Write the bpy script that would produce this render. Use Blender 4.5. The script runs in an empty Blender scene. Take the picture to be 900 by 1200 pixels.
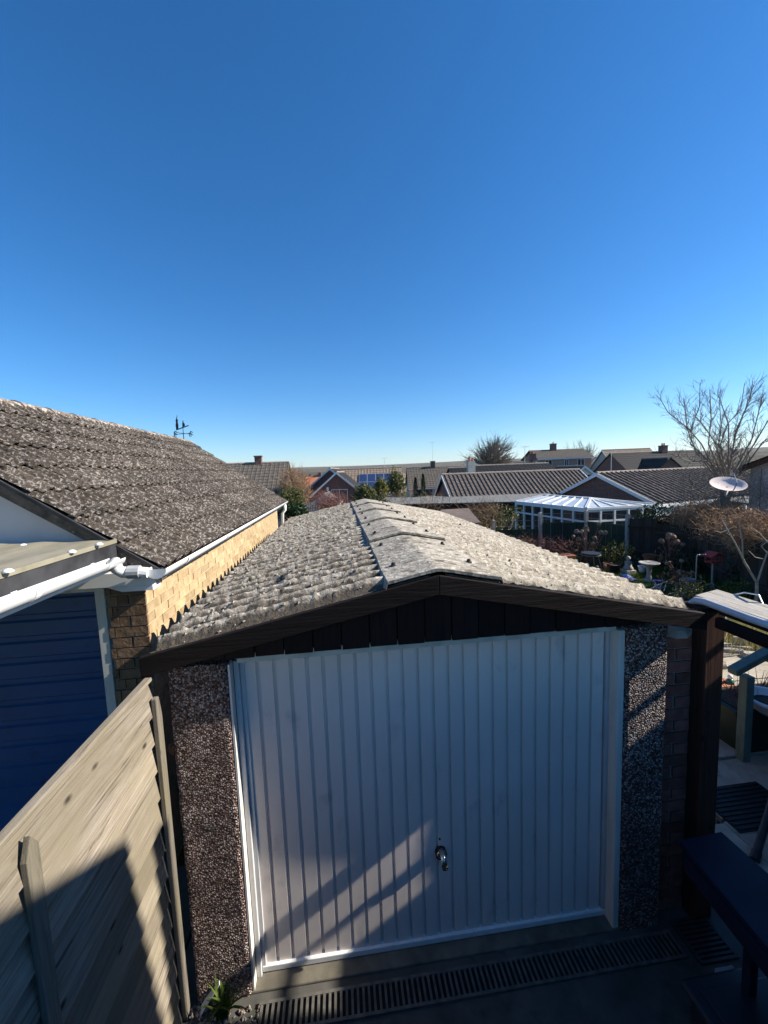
import bpy, math, random
from math import sin, cos, tan, pi, radians, sqrt, floor
from mathutils import Vector as V, Matrix, noise

# ------------------------------------------------------------------ camera
SC = bpy.context.scene
COL = SC.collection
CAM = V((-0.4953, -2.1323, 2.8868))
YAW, PITCH, ROLL, FPX = radians(6.322), radians(5.672), radians(-2.108), 470.87   # FPX: focal length in pixels of the 900x1200 photo
_f = V((sin(YAW)*cos(PITCH), cos(YAW)*cos(PITCH), -sin(PITCH)))
_r0 = V((cos(YAW), -sin(YAW), 0)); _u0 = _r0.cross(_f)
_r = _r0*cos(ROLL) + _u0*sin(ROLL); _u = -_r0*sin(ROLL) + _u0*cos(ROLL)
cam_d = bpy.data.cameras.new('camera'); cam = bpy.data.objects.new('camera', cam_d); COL.objects.link(cam)
cam_d.sensor_fit = 'HORIZONTAL'; cam_d.sensor_width = 36; cam_d.lens = 36*FPX/900
cam_d.clip_start = 0.05; cam_d.clip_end = 9000
cam.matrix_world = Matrix(((_r.x, _u.x, -_f.x, CAM.x), (_r.y, _u.y, -_f.y, CAM.y), (_r.z, _u.z, -_f.z, CAM.z), (0, 0, 0, 1)))
SC.camera = cam
# ------------------------------------------------------------------ sky, sun, exposure
SUN_EL, SUN_AZ = radians(34.2), radians(94.6)     # clockwise from +Y
w = bpy.data.worlds.new('World'); SC.world = w; w.use_nodes = True
_n = w.node_tree.nodes; _sky = _n.new('ShaderNodeTexSky'); _sky.sky_type = 'NISHITA'; _sky.sun_disc = False
_sky.sun_elevation = SUN_EL; _sky.sun_rotation = SUN_AZ; _sky.altitude = 0; _sky.air_density = 1.0; _sky.dust_density = 0.1; _sky.ozone_density = 7.5
_hs = _n.new('ShaderNodeHueSaturation'); _hs.inputs['Saturation'].default_value = 1.19
w.node_tree.links.new(_sky.outputs[0], _hs.inputs['Color']); w.node_tree.links.new(_hs.outputs[0], _n['Background'].inputs[0]); _n['Background'].inputs[1].default_value = 0.088
sun_d = bpy.data.lights.new('sun', 'SUN'); sun_d.energy = 5.0; sun_d.angle = radians(0.5); sun_d.color = (1, .93, .82)
sun = bpy.data.objects.new('sun', sun_d); COL.objects.link(sun)
SUND = V((sin(SUN_AZ)*cos(SUN_EL), cos(SUN_AZ)*cos(SUN_EL), sin(SUN_EL)))
sun.rotation_euler = SUND.to_track_quat('Z', 'Y').to_euler(); sun.location = (12, -2, 14)
SC.view_settings.view_transform = 'Standard'; SC.view_settings.look = 'None'; SC.view_settings.exposure = 0.97; SC.view_settings.gamma = 1.0
SC.cycles.use_denoising = True; SC.cycles.max_bounces = 6; SC.cycles.transparent_max_bounces = 12

# ------------------------------------------------------------------ helpers
def ray(px, py): return _f + _r*((px-450)/FPX) - _u*((py-600)/FPX)
def atY(px, py, y): d = ray(px, py); return CAM + d*((y-CAM.y)/d.y)
def atX(px, py, x): d = ray(px, py); return CAM + d*((x-CAM.x)/d.x)
def atZ(px, py, z): d = ray(px, py); return CAM + d*((z-CAM.z)/d.z)
def atD(px, py, D): return CAM + ray(px, py)*D
def smooth(a, b, t): t = max(0, min(1, (t-a)/(b-a))); return t*t*(3-2*t)
def terr(x, y):
    d = sqrt(x*x+y*y)
    z = -0.042*max(0, min(y, 13.5)-3.2) - 0.2*max(0, min(y, 19)-13.5) - 0.012*max(0, min(y, 130)-19)
    if y < 0: z += 0
    z += 0.02*noise.noise(V((x*.5, y*.5, 0)))*smooth(3.5, 6, y)
    z += smooth(280, 1300, d)*(17+9*noise.noise(V((x*.0011, y*.0011, 3.3)))) + smooth(1100, 3000, d)*(40+16*noise.noise(V((x*.0008+9, y*.0008, 1))))
    return z
def ground(px, py):                      # where the ray through a pixel meets the terrain
    d = ray(px, py); k = .5
    for i in range(4000):
        p = CAM + d*k
        if p.z <= terr(p.x, p.y): return p
        k *= 1.004
    return p
RND = random.Random(7)
WO = {}                                  # world origin of every object
class MB:
    def __init__(s): s.v = []; s.f = []; s.m = []
    def face(s, pts, mi=0):
        b = len(s.v); s.v += [V(p) for p in pts]; s.f.append(tuple(range(b, b+len(pts)))); s.m.append(mi)
    def box(s, x0, x1, y0, y1, z0, z1, mi=0):
        s.obox(V(((x0+x1)/2, (y0+y1)/2, (z0+z1)/2)), V((1,0,0)), V((0,1,0)), V((0,0,1)), (x1-x0)/2, (y1-y0)/2, (z1-z0)/2, mi); return s
    def obox(s, c, a, b_, n, ha, hb, hn, mi=0):
        b = len(s.v)
        for k in (-1, 1):
            for j in (-1, 1):
                for i in (-1, 1): s.v.append(c + a*(i*ha) + b_*(j*hb) + n*(k*hn))
        for q in ((0,2,3,1), (4,5,7,6), (0,1,5,4), (2,6,7,3), (0,4,6,2), (1,3,7,5)): s.f.append(tuple(b+i for i in q)); s.m.append(mi)
        return s
    def bar(s, p, q, w_, h, up=V((0,0,1)), mi=0):      # rectangular bar from p to q
        p = V(p); q = V(q); a = (q-p); L = a.length; a /= L
        b_ = up.cross(a)
        if b_.length < 1e-4: b_ = V((1,0,0)).cross(a)
        b_.normalize(); n = a.cross(b_)
        return s.obox((p+q)/2, a, b_, n, L/2, w_/2, h/2, mi)
    def tube(s, pts, r, n=8, cap=True, mi=0):
        pts = [V(p) for p in pts]; rs = r if isinstance(r, (list, tuple)) else [r]*len(pts)
        b = len(s.v); ref = None
        for i, p in enumerate(pts):
            t = (pts[min(i+1, len(pts)-1)] - pts[max(i-1, 0)]).normalized()
            if ref is None: ref = t.orthogonal().normalized()
            ref = (ref - t*ref.dot(t)); ref = ref.normalized() if ref.length > 1e-5 else t.orthogonal().normalized()
            bi = t.cross(ref)
            for k in range(n): a = 2*pi*k/n; s.v.append(p + (ref*cos(a) + bi*sin(a))*rs[i])
        for i in range(len(pts)-1):
            for k in range(n):
                k2 = (k+1) % n; s.f.append((b+i*n+k, b+i*n+k2, b+(i+1)*n+k2, b+(i+1)*n+k)); s.m.append(mi)
        if cap and n > 2:
            s.f.append(tuple(b+k for k in reversed(range(n)))); s.m.append(mi)
            e = b+(len(pts)-1)*n; s.f.append(tuple(e+k for k in range(n))); s.m.append(mi)
        return s
    def lathe(s, c, prof, n=16, mi=0):                 # prof: (radius, z) list
        b = len(s.v); c = V(c)
        for r, z in prof:
            for k in range(n): a = 2*pi*k/n; s.v.append(c + V((r*cos(a), r*sin(a), z)))
        for i in range(len(prof)-1):
            for k in range(n):
                k2 = (k+1) % n; s.f.append((b+i*n+k, b+i*n+k2, b+(i+1)*n+k2, b+(i+1)*n+k)); s.m.append(mi)
        s.f.append(tuple(b+k for k in reversed(range(n)))); s.m.append(mi)
        e = b+(len(prof)-1)*n; s.f.append(tuple(e+k for k in range(n))); s.m.append(mi)
        return s
    def prism(s, poly, ext, mi=0):                     # polygon (3D points) extruded by vector
        b = len(s.v); n = len(poly); ext = V(ext)
        s.v += [V(p) for p in poly] + [V(p)+ext for p in poly]
        s.f.append(tuple(b+i for i in reversed(range(n)))); s.f.append(tuple(b+n+i for i in range(n))); s.m += [mi, mi]
        for i in range(n): j = (i+1) % n; s.f.append((b+i, b+j, b+n+j, b+n+i)); s.m.append(mi)
        return s
    def grid(s, fn, nu, nv, mi=0):
        b = len(s.v)
        for i in range(nu+1):
            for j in range(nv+1): s.v.append(V(fn(i/nu, j/nv)))
        for i in range(nu):
            for j in range(nv):
                a = b+i*(nv+1)+j; s.f.append((a, a+nv+1, a+nv+2, a+1)); s.m.append(mi)
        return s
def mesh(name, mb, mats, origin=None, sm=False):
    me = bpy.data.meshes.new(name); o = origin or V((0,0,0))
    me.from_pydata([tuple(p-o) for p in mb.v], [], mb.f)
    for m in (mats if isinstance(mats, (list, tuple)) else [mats]): me.materials.append(m)
    if any(mb.m): me.polygons.foreach_set('material_index', mb.m)
    if sm: me.polygons.foreach_set('use_smooth', [True]*len(mb.f))
    me.update(); return me
def tag(o, label=None, cat=None, group=None, kind=None):
    if label: o['label'] = label
    if cat: o['category'] = cat
    if group: o['group'] = group
    if kind: o['kind'] = kind
    return o
def put(o, origin, parent=None):
    COL.objects.link(o); WO[o.name] = V(origin)
    if parent: o.parent = parent; o.location = V(origin) - WO[parent.name]
    else: o.location = origin
    return o
def thing(name, label, cat, loc, group=None):
    o = bpy.data.objects.new(name, None); o.empty_display_size = .1; put(o, V(loc)); return tag(o, label, cat, group)
def part(name, mb, mats, parent=None, sm=False, bevel=0, kind=None, label=None):
    xs = [p.x for p in mb.v]; ys = [p.y for p in mb.v]; zs = [p.z for p in mb.v]
    o_ = V(((min(xs)+max(xs))/2, (min(ys)+max(ys))/2, min(zs)))
    o = bpy.data.objects.new(name, mesh(name, mb, mats, o_, sm)); put(o, o_, parent)
    if bevel:
        b = o.modifiers.new('bevel', 'BEVEL'); b.width = bevel; b.segments = 2; b.limit_method = 'ANGLE'
    if kind: o['kind'] = kind
    if label: o['label'] = label
    return o
def inst(name, me, loc, parent, rot=None, scale=None):
    o = bpy.data.objects.new(name, me); put(o, V(loc), parent)
    if rot: o.rotation_euler = rot
    if scale: o.scale = scale
    return o
def copy_tree(root, delta, parent=None, label=None):
    c = root.copy(); COL.objects.link(c); WO[c.name] = WO[root.name]+V(delta)
    if parent: c.parent = parent
    else: c.location = root.location + V(delta)
    if label: c['label'] = label
    for ch in list(root.children): copy_tree(ch, delta, c)
    return c

# ------------------------------------------------------------------ materials
MATS = {}
def new_mat(name):
    m = bpy.data.materials.new(name); m.use_nodes = True; MATS[name] = m; return m, m.node_tree.nodes, m.node_tree.links, m.node_tree.nodes['Principled BSDF']
def rgb(c): return (c[0], c[1], c[2], 1)
def ramp(N, stops):
    r = N.new('ShaderNodeValToRGB'); e = r.color_ramp.elements
    while len(e) < len(stops): e.new(.5)
    for k, (p, c) in enumerate(stops): e[k].position = p; e[k].color = rgb(c)
    return r
def mixc(N, L, a, b, fac, mode='MIX'):
    m = N.new('ShaderNodeMix'); m.data_type = 'RGBA'; m.blend_type = mode
    for s, x in ((m.inputs[6], a), (m.inputs[7], b)):
        if isinstance(x, tuple): s.default_value = rgb(x)
        else: L.new(x, s)
    if isinstance(fac, (int, float)): m.inputs[0].default_value = fac
    else: L.new(fac, m.inputs[0])
    return m.outputs[2]
def noise_n(N, L, co, scale, detail=4, rough=.55, dist=0):
    t = N.new('ShaderNodeTexNoise'); t.inputs['Scale'].default_value = scale; t.inputs['Detail'].default_value = detail
    t.inputs['Roughness'].default_value = rough; t.inputs['Distortion'].default_value = dist; L.new(co, t.inputs['Vector']); return t.outputs['Fac']
def coords(N, L, scale=(1,1,1), kind='Object', objrand=False):
    g = N.new('ShaderNodeNewGeometry') if kind == 'World' else N.new('ShaderNodeTexCoord')
    o = g.outputs['Position'] if kind == 'World' else g.outputs[kind]
    mp = N.new('ShaderNodeMapping'); mp.inputs['Scale'].default_value = scale; L.new(o, mp.inputs[0])
    if objrand:
        oi = N.new('ShaderNodeObjectInfo'); mu = N.new('ShaderNodeMath'); mu.operation = 'MULTIPLY'; mu.inputs[1].default_value = 37; L.new(oi.outputs['Random'], mu.inputs[0]); L.new(mu.outputs[0], mp.inputs['Location'])
    return mp.outputs[0]
def bump(N, L, bs, h, strength=.4, dist=.01):
    b = N.new('ShaderNodeBump'); b.inputs['Strength'].default_value = strength; b.inputs['Distance'].default_value = dist
    L.new(h, b.inputs['Height']); L.new(b.outputs[0], bs.inputs['Normal']); return b
def pm(name, c1, c2, scale=6, rough=.85, bmp=.3, bdist=.01, stretch=(1,1,1), detail=6, lo=.35, hi=.65, spots=None, sscale=40, slo=.6, shi=.68, objrand=0, kind='World', spec=.3, metal=0, c3=None):
    """two-tone noise surface, optional spots (lichen, dirt), optional brightness per object"""
    m, N, L, bs = new_mat(name); co = coords(N, L, stretch, kind, objrand > 0)
    n1 = noise_n(N, L, co, scale, detail)
    r = ramp(N, [(lo, c1), (hi, c2)] if c3 is None else [(lo, c1), ((lo+hi)/2, c3), (hi, c2)]); L.new(n1, r.inputs[0]); c = r.outputs[0]
    h = n1
    if spots:
        n2 = noise_n(N, L, co, sscale, 5, .6); rs = ramp(N, [(slo, (0,0,0)), (shi, (1,1,1))]); L.new(n2, rs.inputs[0]); c = mixc(N, L, c, spots, rs.outputs[0])
        ad = N.new('ShaderNodeMath'); ad.inputs[1].default_value = 0; L.new(n1, ad.inputs[0]); L.new(n2, ad.inputs[1]); h = ad.outputs[0]
    if objrand:
        oi = N.new('ShaderNodeObjectInfo'); mr = N.new('ShaderNodeMapRange'); mr.inputs['To Min'].default_value = 1-objrand; mr.inputs['To Max'].default_value = 1+objrand; L.new(oi.outputs['Random'], mr.inputs[0])
        hs = N.new('ShaderNodeHueSaturation'); L.new(mr.outputs[0], hs.inputs['Value']); L.new(c, hs.inputs['Color']); c = hs.outputs[0]
    L.new(c, bs.inputs['Base Color']); bs.inputs['Roughness'].default_value = rough; bs.inputs['Specular IOR Level'].default_value = spec; bs.inputs['Metallic'].default_value = metal
    if bmp: bump(N, L, bs, h, bmp, bdist)
    return m
def pebble_mat():
    m, N, L, bs = new_mat('pebbledash'); co = coords(N, L, (1,1,1), 'World')
    vo = N.new('ShaderNodeTexVoronoi'); vo.inputs['Scale'].default_value = 100; vo.inputs['Randomness'].default_value = 1; L.new(co, vo.inputs['Vector'])
    sp = N.new('ShaderNodeSeparateColor'); L.new(vo.outputs['Color'], sp.inputs[0])
    r = ramp(N, [(0, (.05,.028,.025)), (.28, (.16,.085,.07)), (.5, (.3,.19,.165)), (.68, (.46,.37,.34)), (.88, (.7,.65,.61))]); L.new(sp.outputs[0], r.inputs[0])
    big = noise_n(N, L, co, 2.2, 3); rb = ramp(N, [(.35, (.72,.62,.58)), (.65, (1.1,1.05,1.0))]); L.new(big, rb.inputs[0])
    c = mixc(N, L, r.outputs[0], rb.outputs[0], 1.0, 'MULTIPLY')
    rd = ramp(N, [(.3, (1,1,1)), (.62, (.12,.1,.09))]); L.new(vo.outputs['Distance'], rd.inputs[0])
    c = mixc(N, L, c, rd.outputs[0], .8, 'MULTIPLY')
    L.new(c, bs.inputs['Base Color']); bs.inputs['Roughness'].default_value = .55
    inv = N.new('ShaderNodeMath'); inv.operation = 'SUBTRACT'; inv.inputs[0].default_value = 1; L.new(vo.outputs['Distance'], inv.inputs[1])
    bump(N, L, bs, inv.outputs[0], 1.0, .012); return m
def lichen_mat(name, base1, base2, light, dark, ls=28, lthr=(.5,.6), ds=17, dthr=(.62,.72), objrand=0):
    """weathered concrete / asbestos / tile: pale lichen crusts and dark moss cushions"""
    m, N, L, bs = new_mat(name); co = coords(N, L, (1,1,1), 'World')
    n0 = noise_n(N, L, co, 3.2, 5); r0 = ramp(N, [(.35, base1), (.65, base2)]); L.new(n0, r0.inputs[0])
    n1 = noise_n(N, L, co, ls, 6, .65, .4); r1 = ramp(N, [(lthr[0], (0,0,0)), (lthr[1], (1,1,1))]); L.new(n1, r1.inputs[0])
    c = mixc(N, L, r0.outputs[0], light, r1.outputs[0])
    n2 = noise_n(N, L, co, ds, 5, .6, .2); r2 = ramp(N, [(dthr[0], (0,0,0)), (dthr[1], (1,1,1))]); L.new(n2, r2.inputs[0])
    c = mixc(N, L, c, dark, r2.outputs[0])
    if objrand:
        oi = N.new('ShaderNodeObjectInfo'); mr = N.new('ShaderNodeMapRange'); mr.inputs['To Min'].default_value = 1-objrand; mr.inputs['To Max'].default_value = 1+objrand; L.new(oi.outputs['Random'], mr.inputs[0])
        hs = N.new('ShaderNodeHueSaturation'); L.new(mr.outputs[0], hs.inputs['Value']); L.new(c, hs.inputs['Color']); c = hs.outputs[0]
    L.new(c, bs.inputs['Base Color']); bs.inputs['Roughness'].default_value = .95; bs.inputs['Specular IOR Level'].default_value = .15
    ad = N.new('ShaderNodeMath'); L.new(n1, ad.inputs[0]); L.new(n2, ad.inputs[1]); bump(N, L, bs, ad.outputs[0], .7, .02); return m
def brick_far_mat(name, c1, c2, mortar, sc=1.0):
    m, N, L, bs = new_mat(name); g = N.new('ShaderNodeNewGeometry'); sx = N.new('ShaderNodeSeparateXYZ'); L.new(g.outputs['Position'], sx.inputs[0])
    ad = N.new('ShaderNodeMath'); L.new(sx.outputs[0], ad.inputs[0]); L.new(sx.outputs[1], ad.inputs[1])
    cb = N.new('ShaderNodeCombineXYZ'); L.new(ad.outputs[0], cb.inputs[0]); L.new(sx.outputs[2], cb.inputs[1])
    b = N.new('ShaderNodeTexBrick'); b.inputs['Scale'].default_value = sc; b.inputs['Brick Width'].default_value = .225; b.inputs['Row Height'].default_value = .075; b.inputs['Mortar Size'].default_value = .01
    b.inputs['Color1'].default_value = rgb(c1); b.inputs['Color2'].default_value = rgb(c2); b.inputs['Mortar'].default_value = rgb(mortar); L.new(cb.outputs[0], b.inputs['Vector'])
    nz = noise_n(N, L, g.outputs['Position'], 7, 4); rr = ramp(N, [(.3, (.7,.7,.7)), (.7, (1.15,1.15,1.15))]); L.new(nz, rr.inputs[0])
    L.new(mixc(N, L, b.outputs[0], rr.outputs[0], 1, 'MULTIPLY'), bs.inputs['Base Color']); bs.inputs['Roughness'].default_value = .9; bump(N, L, bs, b.outputs['Fac'], -.3, .01); return m
def wood_mat(name, c1, c2, cd, axis, rough=.9, algae=None, streak=None):
    """weathered timber, grain along axis 0/1/2"""
    st = [48, 48, 48]; st[axis] = 2.2
    m, N, L, bs = new_mat(name); co = coords(N, L, tuple(st), 'World', True)
    n1 = noise_n(N, L, co, 1.0, 8, .72, .9); r1 = ramp(N, [(.33, cd), (.43, c1), (.68, c2)]); L.new(n1, r1.inputs[0]); c = r1.outputs[0]
    co2 = coords(N, L, (1,1,1), 'World'); n2 = noise_n(N, L, co2, 3.0, 4); r2 = ramp(N, [(.4, (0,0,0)), (.7, (1,1,1))]); L.new(n2, r2.inputs[0])
    if algae: c = mixc(N, L, c, algae, r2.outputs[0])
    # knots
    st3 = [9, 9, 9]; st3[axis] = 4.5
    vo = N.new('ShaderNodeTexVoronoi'); vo.inputs['Scale'].default_value = 1; L.new(coords(N, L, tuple(st3), 'World', True), vo.inputs['Vector'])
    r3 = ramp(N, [(.05, (1,1,1)), (.13, (0,0,0))]); L.new(vo.outputs['Distance'], r3.inputs[0]); c = mixc(N, L, c, cd, r3.outputs[0])
    oi = N.new('ShaderNodeObjectInfo'); mr = N.new('ShaderNodeMapRange'); mr.inputs['To Min'].default_value = .74; mr.inputs['To Max'].default_value = 1.2; L.new(oi.outputs['Random'], mr.inputs[0])
    hs = N.new('ShaderNodeHueSaturation'); L.new(mr.outputs[0], hs.inputs['Value']); L.new(c, hs.inputs['Color'])
    L.new(hs.outputs[0], bs.inputs['Base Color']); bs.inputs['Roughness'].default_value = rough; bs.inputs['Specular IOR Level'].default_value = .2; bump(N, L, bs, n1, .9, .005); return m
def leaf_mat(name, c1, c2, trans=.25):
    m, N, L, bs = new_mat(name); co = coords(N, L, (1,1,1), 'World'); n1 = noise_n(N, L, co, 9, 3); r = ramp(N, [(.3, c1), (.7, c2)]); L.new(n1, r.inputs[0])
    L.new(r.outputs[0], bs.inputs['Base Color']); bs.inputs['Roughness'].default_value = .6; bs.inputs['Specular IOR Level'].default_value = .25
    tr = N.new('ShaderNodeBsdfTranslucent'); L.new(r.outputs[0], tr.inputs[0]); mx = N.new('ShaderNodeMixShader'); mx.inputs[0].default_value = trans
    L.new(bs.outputs[0], mx.inputs[1]); L.new(tr.outputs[0], mx.inputs[2]); L.new(mx.outputs[0], N['Material Output'].inputs[0]); return m
def glass_mat(name, tint=(.9,.95,.95), alpha=.25, col=(.03,.04,.045)):
    m, N, L, bs = new_mat(name); bs.inputs['Base Color'].default_value = rgb(col); bs.inputs['Roughness'].default_value = .05; bs.inputs['Specular IOR Level'].default_value = .6; bs.inputs['Alpha'].default_value = alpha; return m

def corrugated_mat():
    m, N, L, bs = new_mat('lichened asbestos'); co = coords(N, L, (1,1,1), 'World')
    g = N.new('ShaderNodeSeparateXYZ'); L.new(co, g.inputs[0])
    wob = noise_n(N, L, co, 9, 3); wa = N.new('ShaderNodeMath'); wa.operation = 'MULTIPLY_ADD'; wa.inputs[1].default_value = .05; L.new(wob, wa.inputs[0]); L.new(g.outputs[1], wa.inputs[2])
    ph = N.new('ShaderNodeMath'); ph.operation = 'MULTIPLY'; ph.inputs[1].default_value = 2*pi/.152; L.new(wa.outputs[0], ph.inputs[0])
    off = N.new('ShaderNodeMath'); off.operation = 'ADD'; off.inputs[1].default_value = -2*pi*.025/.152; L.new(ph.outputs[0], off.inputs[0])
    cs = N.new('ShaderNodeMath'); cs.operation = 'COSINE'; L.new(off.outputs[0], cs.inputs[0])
    n0 = noise_n(N, L, co, 2.6, 4); r0 = ramp(N, [(.35, (.27,.235,.185)), (.65, (.40,.355,.285))]); L.new(n0, r0.inputs[0])
    n1 = noise_n(N, L, co, 30, 6, .7, .3); r1 = ramp(N, [(.5, (0,0,0)), (.62, (1,1,1))]); L.new(n1, r1.inputs[0]); c = mixc(N, L, r0.outputs[0], (.56,.51,.43), r1.outputs[0])
    # dark algae and grit in the valleys; shade between the rows painted in too
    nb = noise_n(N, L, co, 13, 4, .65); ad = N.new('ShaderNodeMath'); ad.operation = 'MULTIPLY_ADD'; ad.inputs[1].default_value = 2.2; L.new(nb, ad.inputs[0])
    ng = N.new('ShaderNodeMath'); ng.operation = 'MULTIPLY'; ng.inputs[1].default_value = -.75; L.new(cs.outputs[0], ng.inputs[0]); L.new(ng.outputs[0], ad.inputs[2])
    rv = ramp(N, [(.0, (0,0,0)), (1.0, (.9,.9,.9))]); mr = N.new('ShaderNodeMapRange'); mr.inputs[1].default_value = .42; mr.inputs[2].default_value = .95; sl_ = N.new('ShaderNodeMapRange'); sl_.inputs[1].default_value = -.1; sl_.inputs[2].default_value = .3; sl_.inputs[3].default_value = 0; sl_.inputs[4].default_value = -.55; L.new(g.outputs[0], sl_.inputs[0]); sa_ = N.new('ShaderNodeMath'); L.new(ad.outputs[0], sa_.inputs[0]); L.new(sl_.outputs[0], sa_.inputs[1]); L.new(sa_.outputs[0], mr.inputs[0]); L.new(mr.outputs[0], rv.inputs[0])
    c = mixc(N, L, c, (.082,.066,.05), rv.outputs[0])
    n3 = noise_n(N, L, co, 45, 4, .6); r3 = ramp(N, [(.62, (0,0,0)), (.68, (1,1,1))]); L.new(n3, r3.inputs[0]); c = mixc(N, L, c, (.05,.042,.034), r3.outputs[0])
    L.new(c, bs.inputs['Base Color']); bs.inputs['Roughness'].default_value = .95; bs.inputs['Specular IOR Level'].default_value = .12
    a2 = N.new('ShaderNodeMath'); L.new(n1, a2.inputs[0]); L.new(nb, a2.inputs[1]); bump(N, L, bs, a2.outputs[0], .8, .015); return m
M_peb = pebble_mat()
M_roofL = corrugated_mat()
M_moss = pm('dry moss cushion', (.15,.125,.095), (.44,.39,.32), 55, .95, .3, .004)
M_sill = pm('pale concrete sill', (.10,.09,.07), (.17,.15,.115), 8, .9, .3, .005)
M_cap = lichen_mat('asbestos ridge', (.23,.205,.165), (.37,.335,.275), (.54,.495,.42), (.10,.085,.065), 26, (.5,.62), 9, (.54,.68))
M_tile = lichen_mat('lichened roof tile', (.055,.044,.035), (.09,.073,.059), (.30,.275,.25), (.024,.02,.017), 46, (.53,.6), 24, (.56,.66), .24)
M_ridge = lichen_mat('ridge tile', (.13,.095,.07), (.21,.155,.115), (.46,.42,.37), (.06,.05,.04), 32, (.5,.58), 16, (.68,.76), .12)
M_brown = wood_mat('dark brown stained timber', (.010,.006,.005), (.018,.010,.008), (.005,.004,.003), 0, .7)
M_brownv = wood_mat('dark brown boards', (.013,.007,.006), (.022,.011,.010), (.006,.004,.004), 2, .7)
M_post = wood_mat('brown post timber', (.06,.028,.018), (.1,.045,.03), (.03,.014,.01), 2, .7)
M_fence = wood_mat('weathered fence timber', (.19,.16,.125), (.36,.315,.255), (.04,.033,.026), 1, .9, (.21,.18,.125))
M_fencev = wood_mat('weathered batten timber', (.15,.13,.105), (.28,.25,.205), (.04,.033,.027), 2, .9, (.18,.16,.11))
M_plank = wood_mat('silvered plank', (.4,.36,.3), (.58,.54,.47), (.16,.13,.1), 1, .9)
M_brick = pm('buff brick', (.36,.255,.135), (.48,.365,.22), 14, .9, .5, .006, objrand=.22, spots=(.30,.19,.10), sscale=30, slo=.6, shi=.75)
M_brickd = pm('brown multi brick', (.16,.095,.055), (.27,.17,.10), 14, .9, .5, .006, objrand=.25, spots=(.1,.06,.04), sscale=28)
M_brickr = pm('red pier brick', (.2,.068,.05), (.29,.115,.085), 14, .9, .5, .006, objrand=.25)
M_mortar = pm('pale mortar', (.4,.32,.21), (.5,.41,.28), 30, .95, .3, .004)
M_mortard = pm('grey mortar', (.2,.18,.15), (.3,.27,.23), 30, .95, .3, .004)
M_white = pm('white upvc', (.74,.74,.72), (.8,.8,.78), 5, .35, 0, spots=(.5,.49,.44), sscale=9, slo=.62, shi=.85, spec=.5)
M_whitew = pm('white painted timber', (.6,.57,.5), (.74,.71,.64), 9, .6, .15, .003, stretch=(1,1,.2), spots=(.38,.35,.28), sscale=14, slo=.6, shi=.8)
M_door = pm('off white door paint', (.77,.68,.61), (.84,.75,.68), 2.2, .42, 0, spots=(.5,.46,.43), sscale=5.5, slo=.6, shi=.8, stretch=(1,1,.55), spec=.45)
M_steel = pm('pale steel frame', (.5,.5,.5), (.58,.58,.58), 6, .45, 0, spec=.5)
M_greenish = pm('mossy white trim', (.42,.47,.42), (.6,.63,.58), 9, .7, .2, .003)
M_pipe = pm('dull white pipe', (.42,.41,.43), (.5,.49,.51), 9, .5, 0)
M_chrome = pm('worn chrome', (.55,.55,.54), (.7,.7,.68), 30, .25, 0, metal=1)
M_black = pm('black plastic', (.012,.012,.013), (.02,.02,.02), 20, .5, 0)
M_blue = pm('blue door paint', (.02,.075,.2), (.028,.095,.25), 3, .38, .05, .003, spots=(.02,.06,.15), sscale=6, spec=.5)
M_render = pm('white render', (.5,.48,.46), (.58,.56,.54), 3, .9, .3, .003, spots=(.42,.4,.37), sscale=6)
M_lead = pm('dark lead flashing', (.018,.018,.02), (.05,.05,.052), 7, .6, .3, .006)
M_under = pm('mossy cement verge', (.06,.05,.04), (.15,.12,.09), 12, .95, .5, .01, spots=(.3,.27,.22), sscale=25)
M_cproof = pm('mossy clear sheeting', (.2,.18,.125), (.3,.275,.21), 5, .6, .25, .004, stretch=(3,.6,1), spots=(.14,.125,.07), sscale=5, slo=.55, shi=.75)
M_grey = pm('grey plastic', (.3,.31,.32), (.36,.37,.38), 12, .5, 0)
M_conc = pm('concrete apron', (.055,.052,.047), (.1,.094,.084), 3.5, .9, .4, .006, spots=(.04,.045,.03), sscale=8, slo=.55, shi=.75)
M_slab = pm('paving slab', (.3,.26,.2), (.42,.37,.29), 5, .9, .4, .006, objrand=.13, spots=(.2,.175,.13), sscale=14, slo=.56, shi=.7)
M_earth = pm('garden soil', (.035,.026,.018), (.075,.055,.038), 9, .95, .6, .02, spots=(.12,.1,.07), sscale=30, slo=.6, shi=.7)
M_grate = pm('grey drain grating', (.075,.07,.062), (.13,.122,.108), 20, .7, .2, .003)
M_iron = pm('dark iron grating', (.02,.02,.021), (.04,.04,.042), 20, .5, .2, .003)
M_pit = pm('drain pit', (.008,.008,.008), (.014,.014,.013), 9, .9, 0)
M_navy = pm('navy painted board', (.006,.010,.026), (.010,.016,.038), 5, .6, .1, .003)
M_crate = pm('grey violet plastic', (.026,.026,.034), (.036,.036,.046), 5, .35, .05, .003, spec=.5)
M_sage = pm('sage green paint', (.10,.15,.12), (.15,.21,.17), 6, .6, .15, .004, stretch=(3,3,1))
M_dgreen = pm('dark green planter', (.01,.022,.014), (.018,.034,.022), 6, .6, .1, .004)
M_gfence = pm('dark green fence paint', (.012,.035,.022), (.02,.05,.032), 9, .7, .15, .004, stretch=(8,8,1), objrand=.15)
M_bfence = wood_mat('brown panel fence', (.045,.036,.028), (.075,.06,.046), (.02,.016,.012), 2, .9)
M_cpost = pm('concrete post', (.3,.28,.24), (.42,.4,.35), 12, .95, .3, .005)
M_terra = pm('terracotta', (.33,.11,.05), (.45,.17,.08), 14, .8, .2, .004)
M_stone = pm('garden stone', (.32,.29,.24), (.46,.42,.36), 11, .9, .5, .01, objrand=.15)
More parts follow.
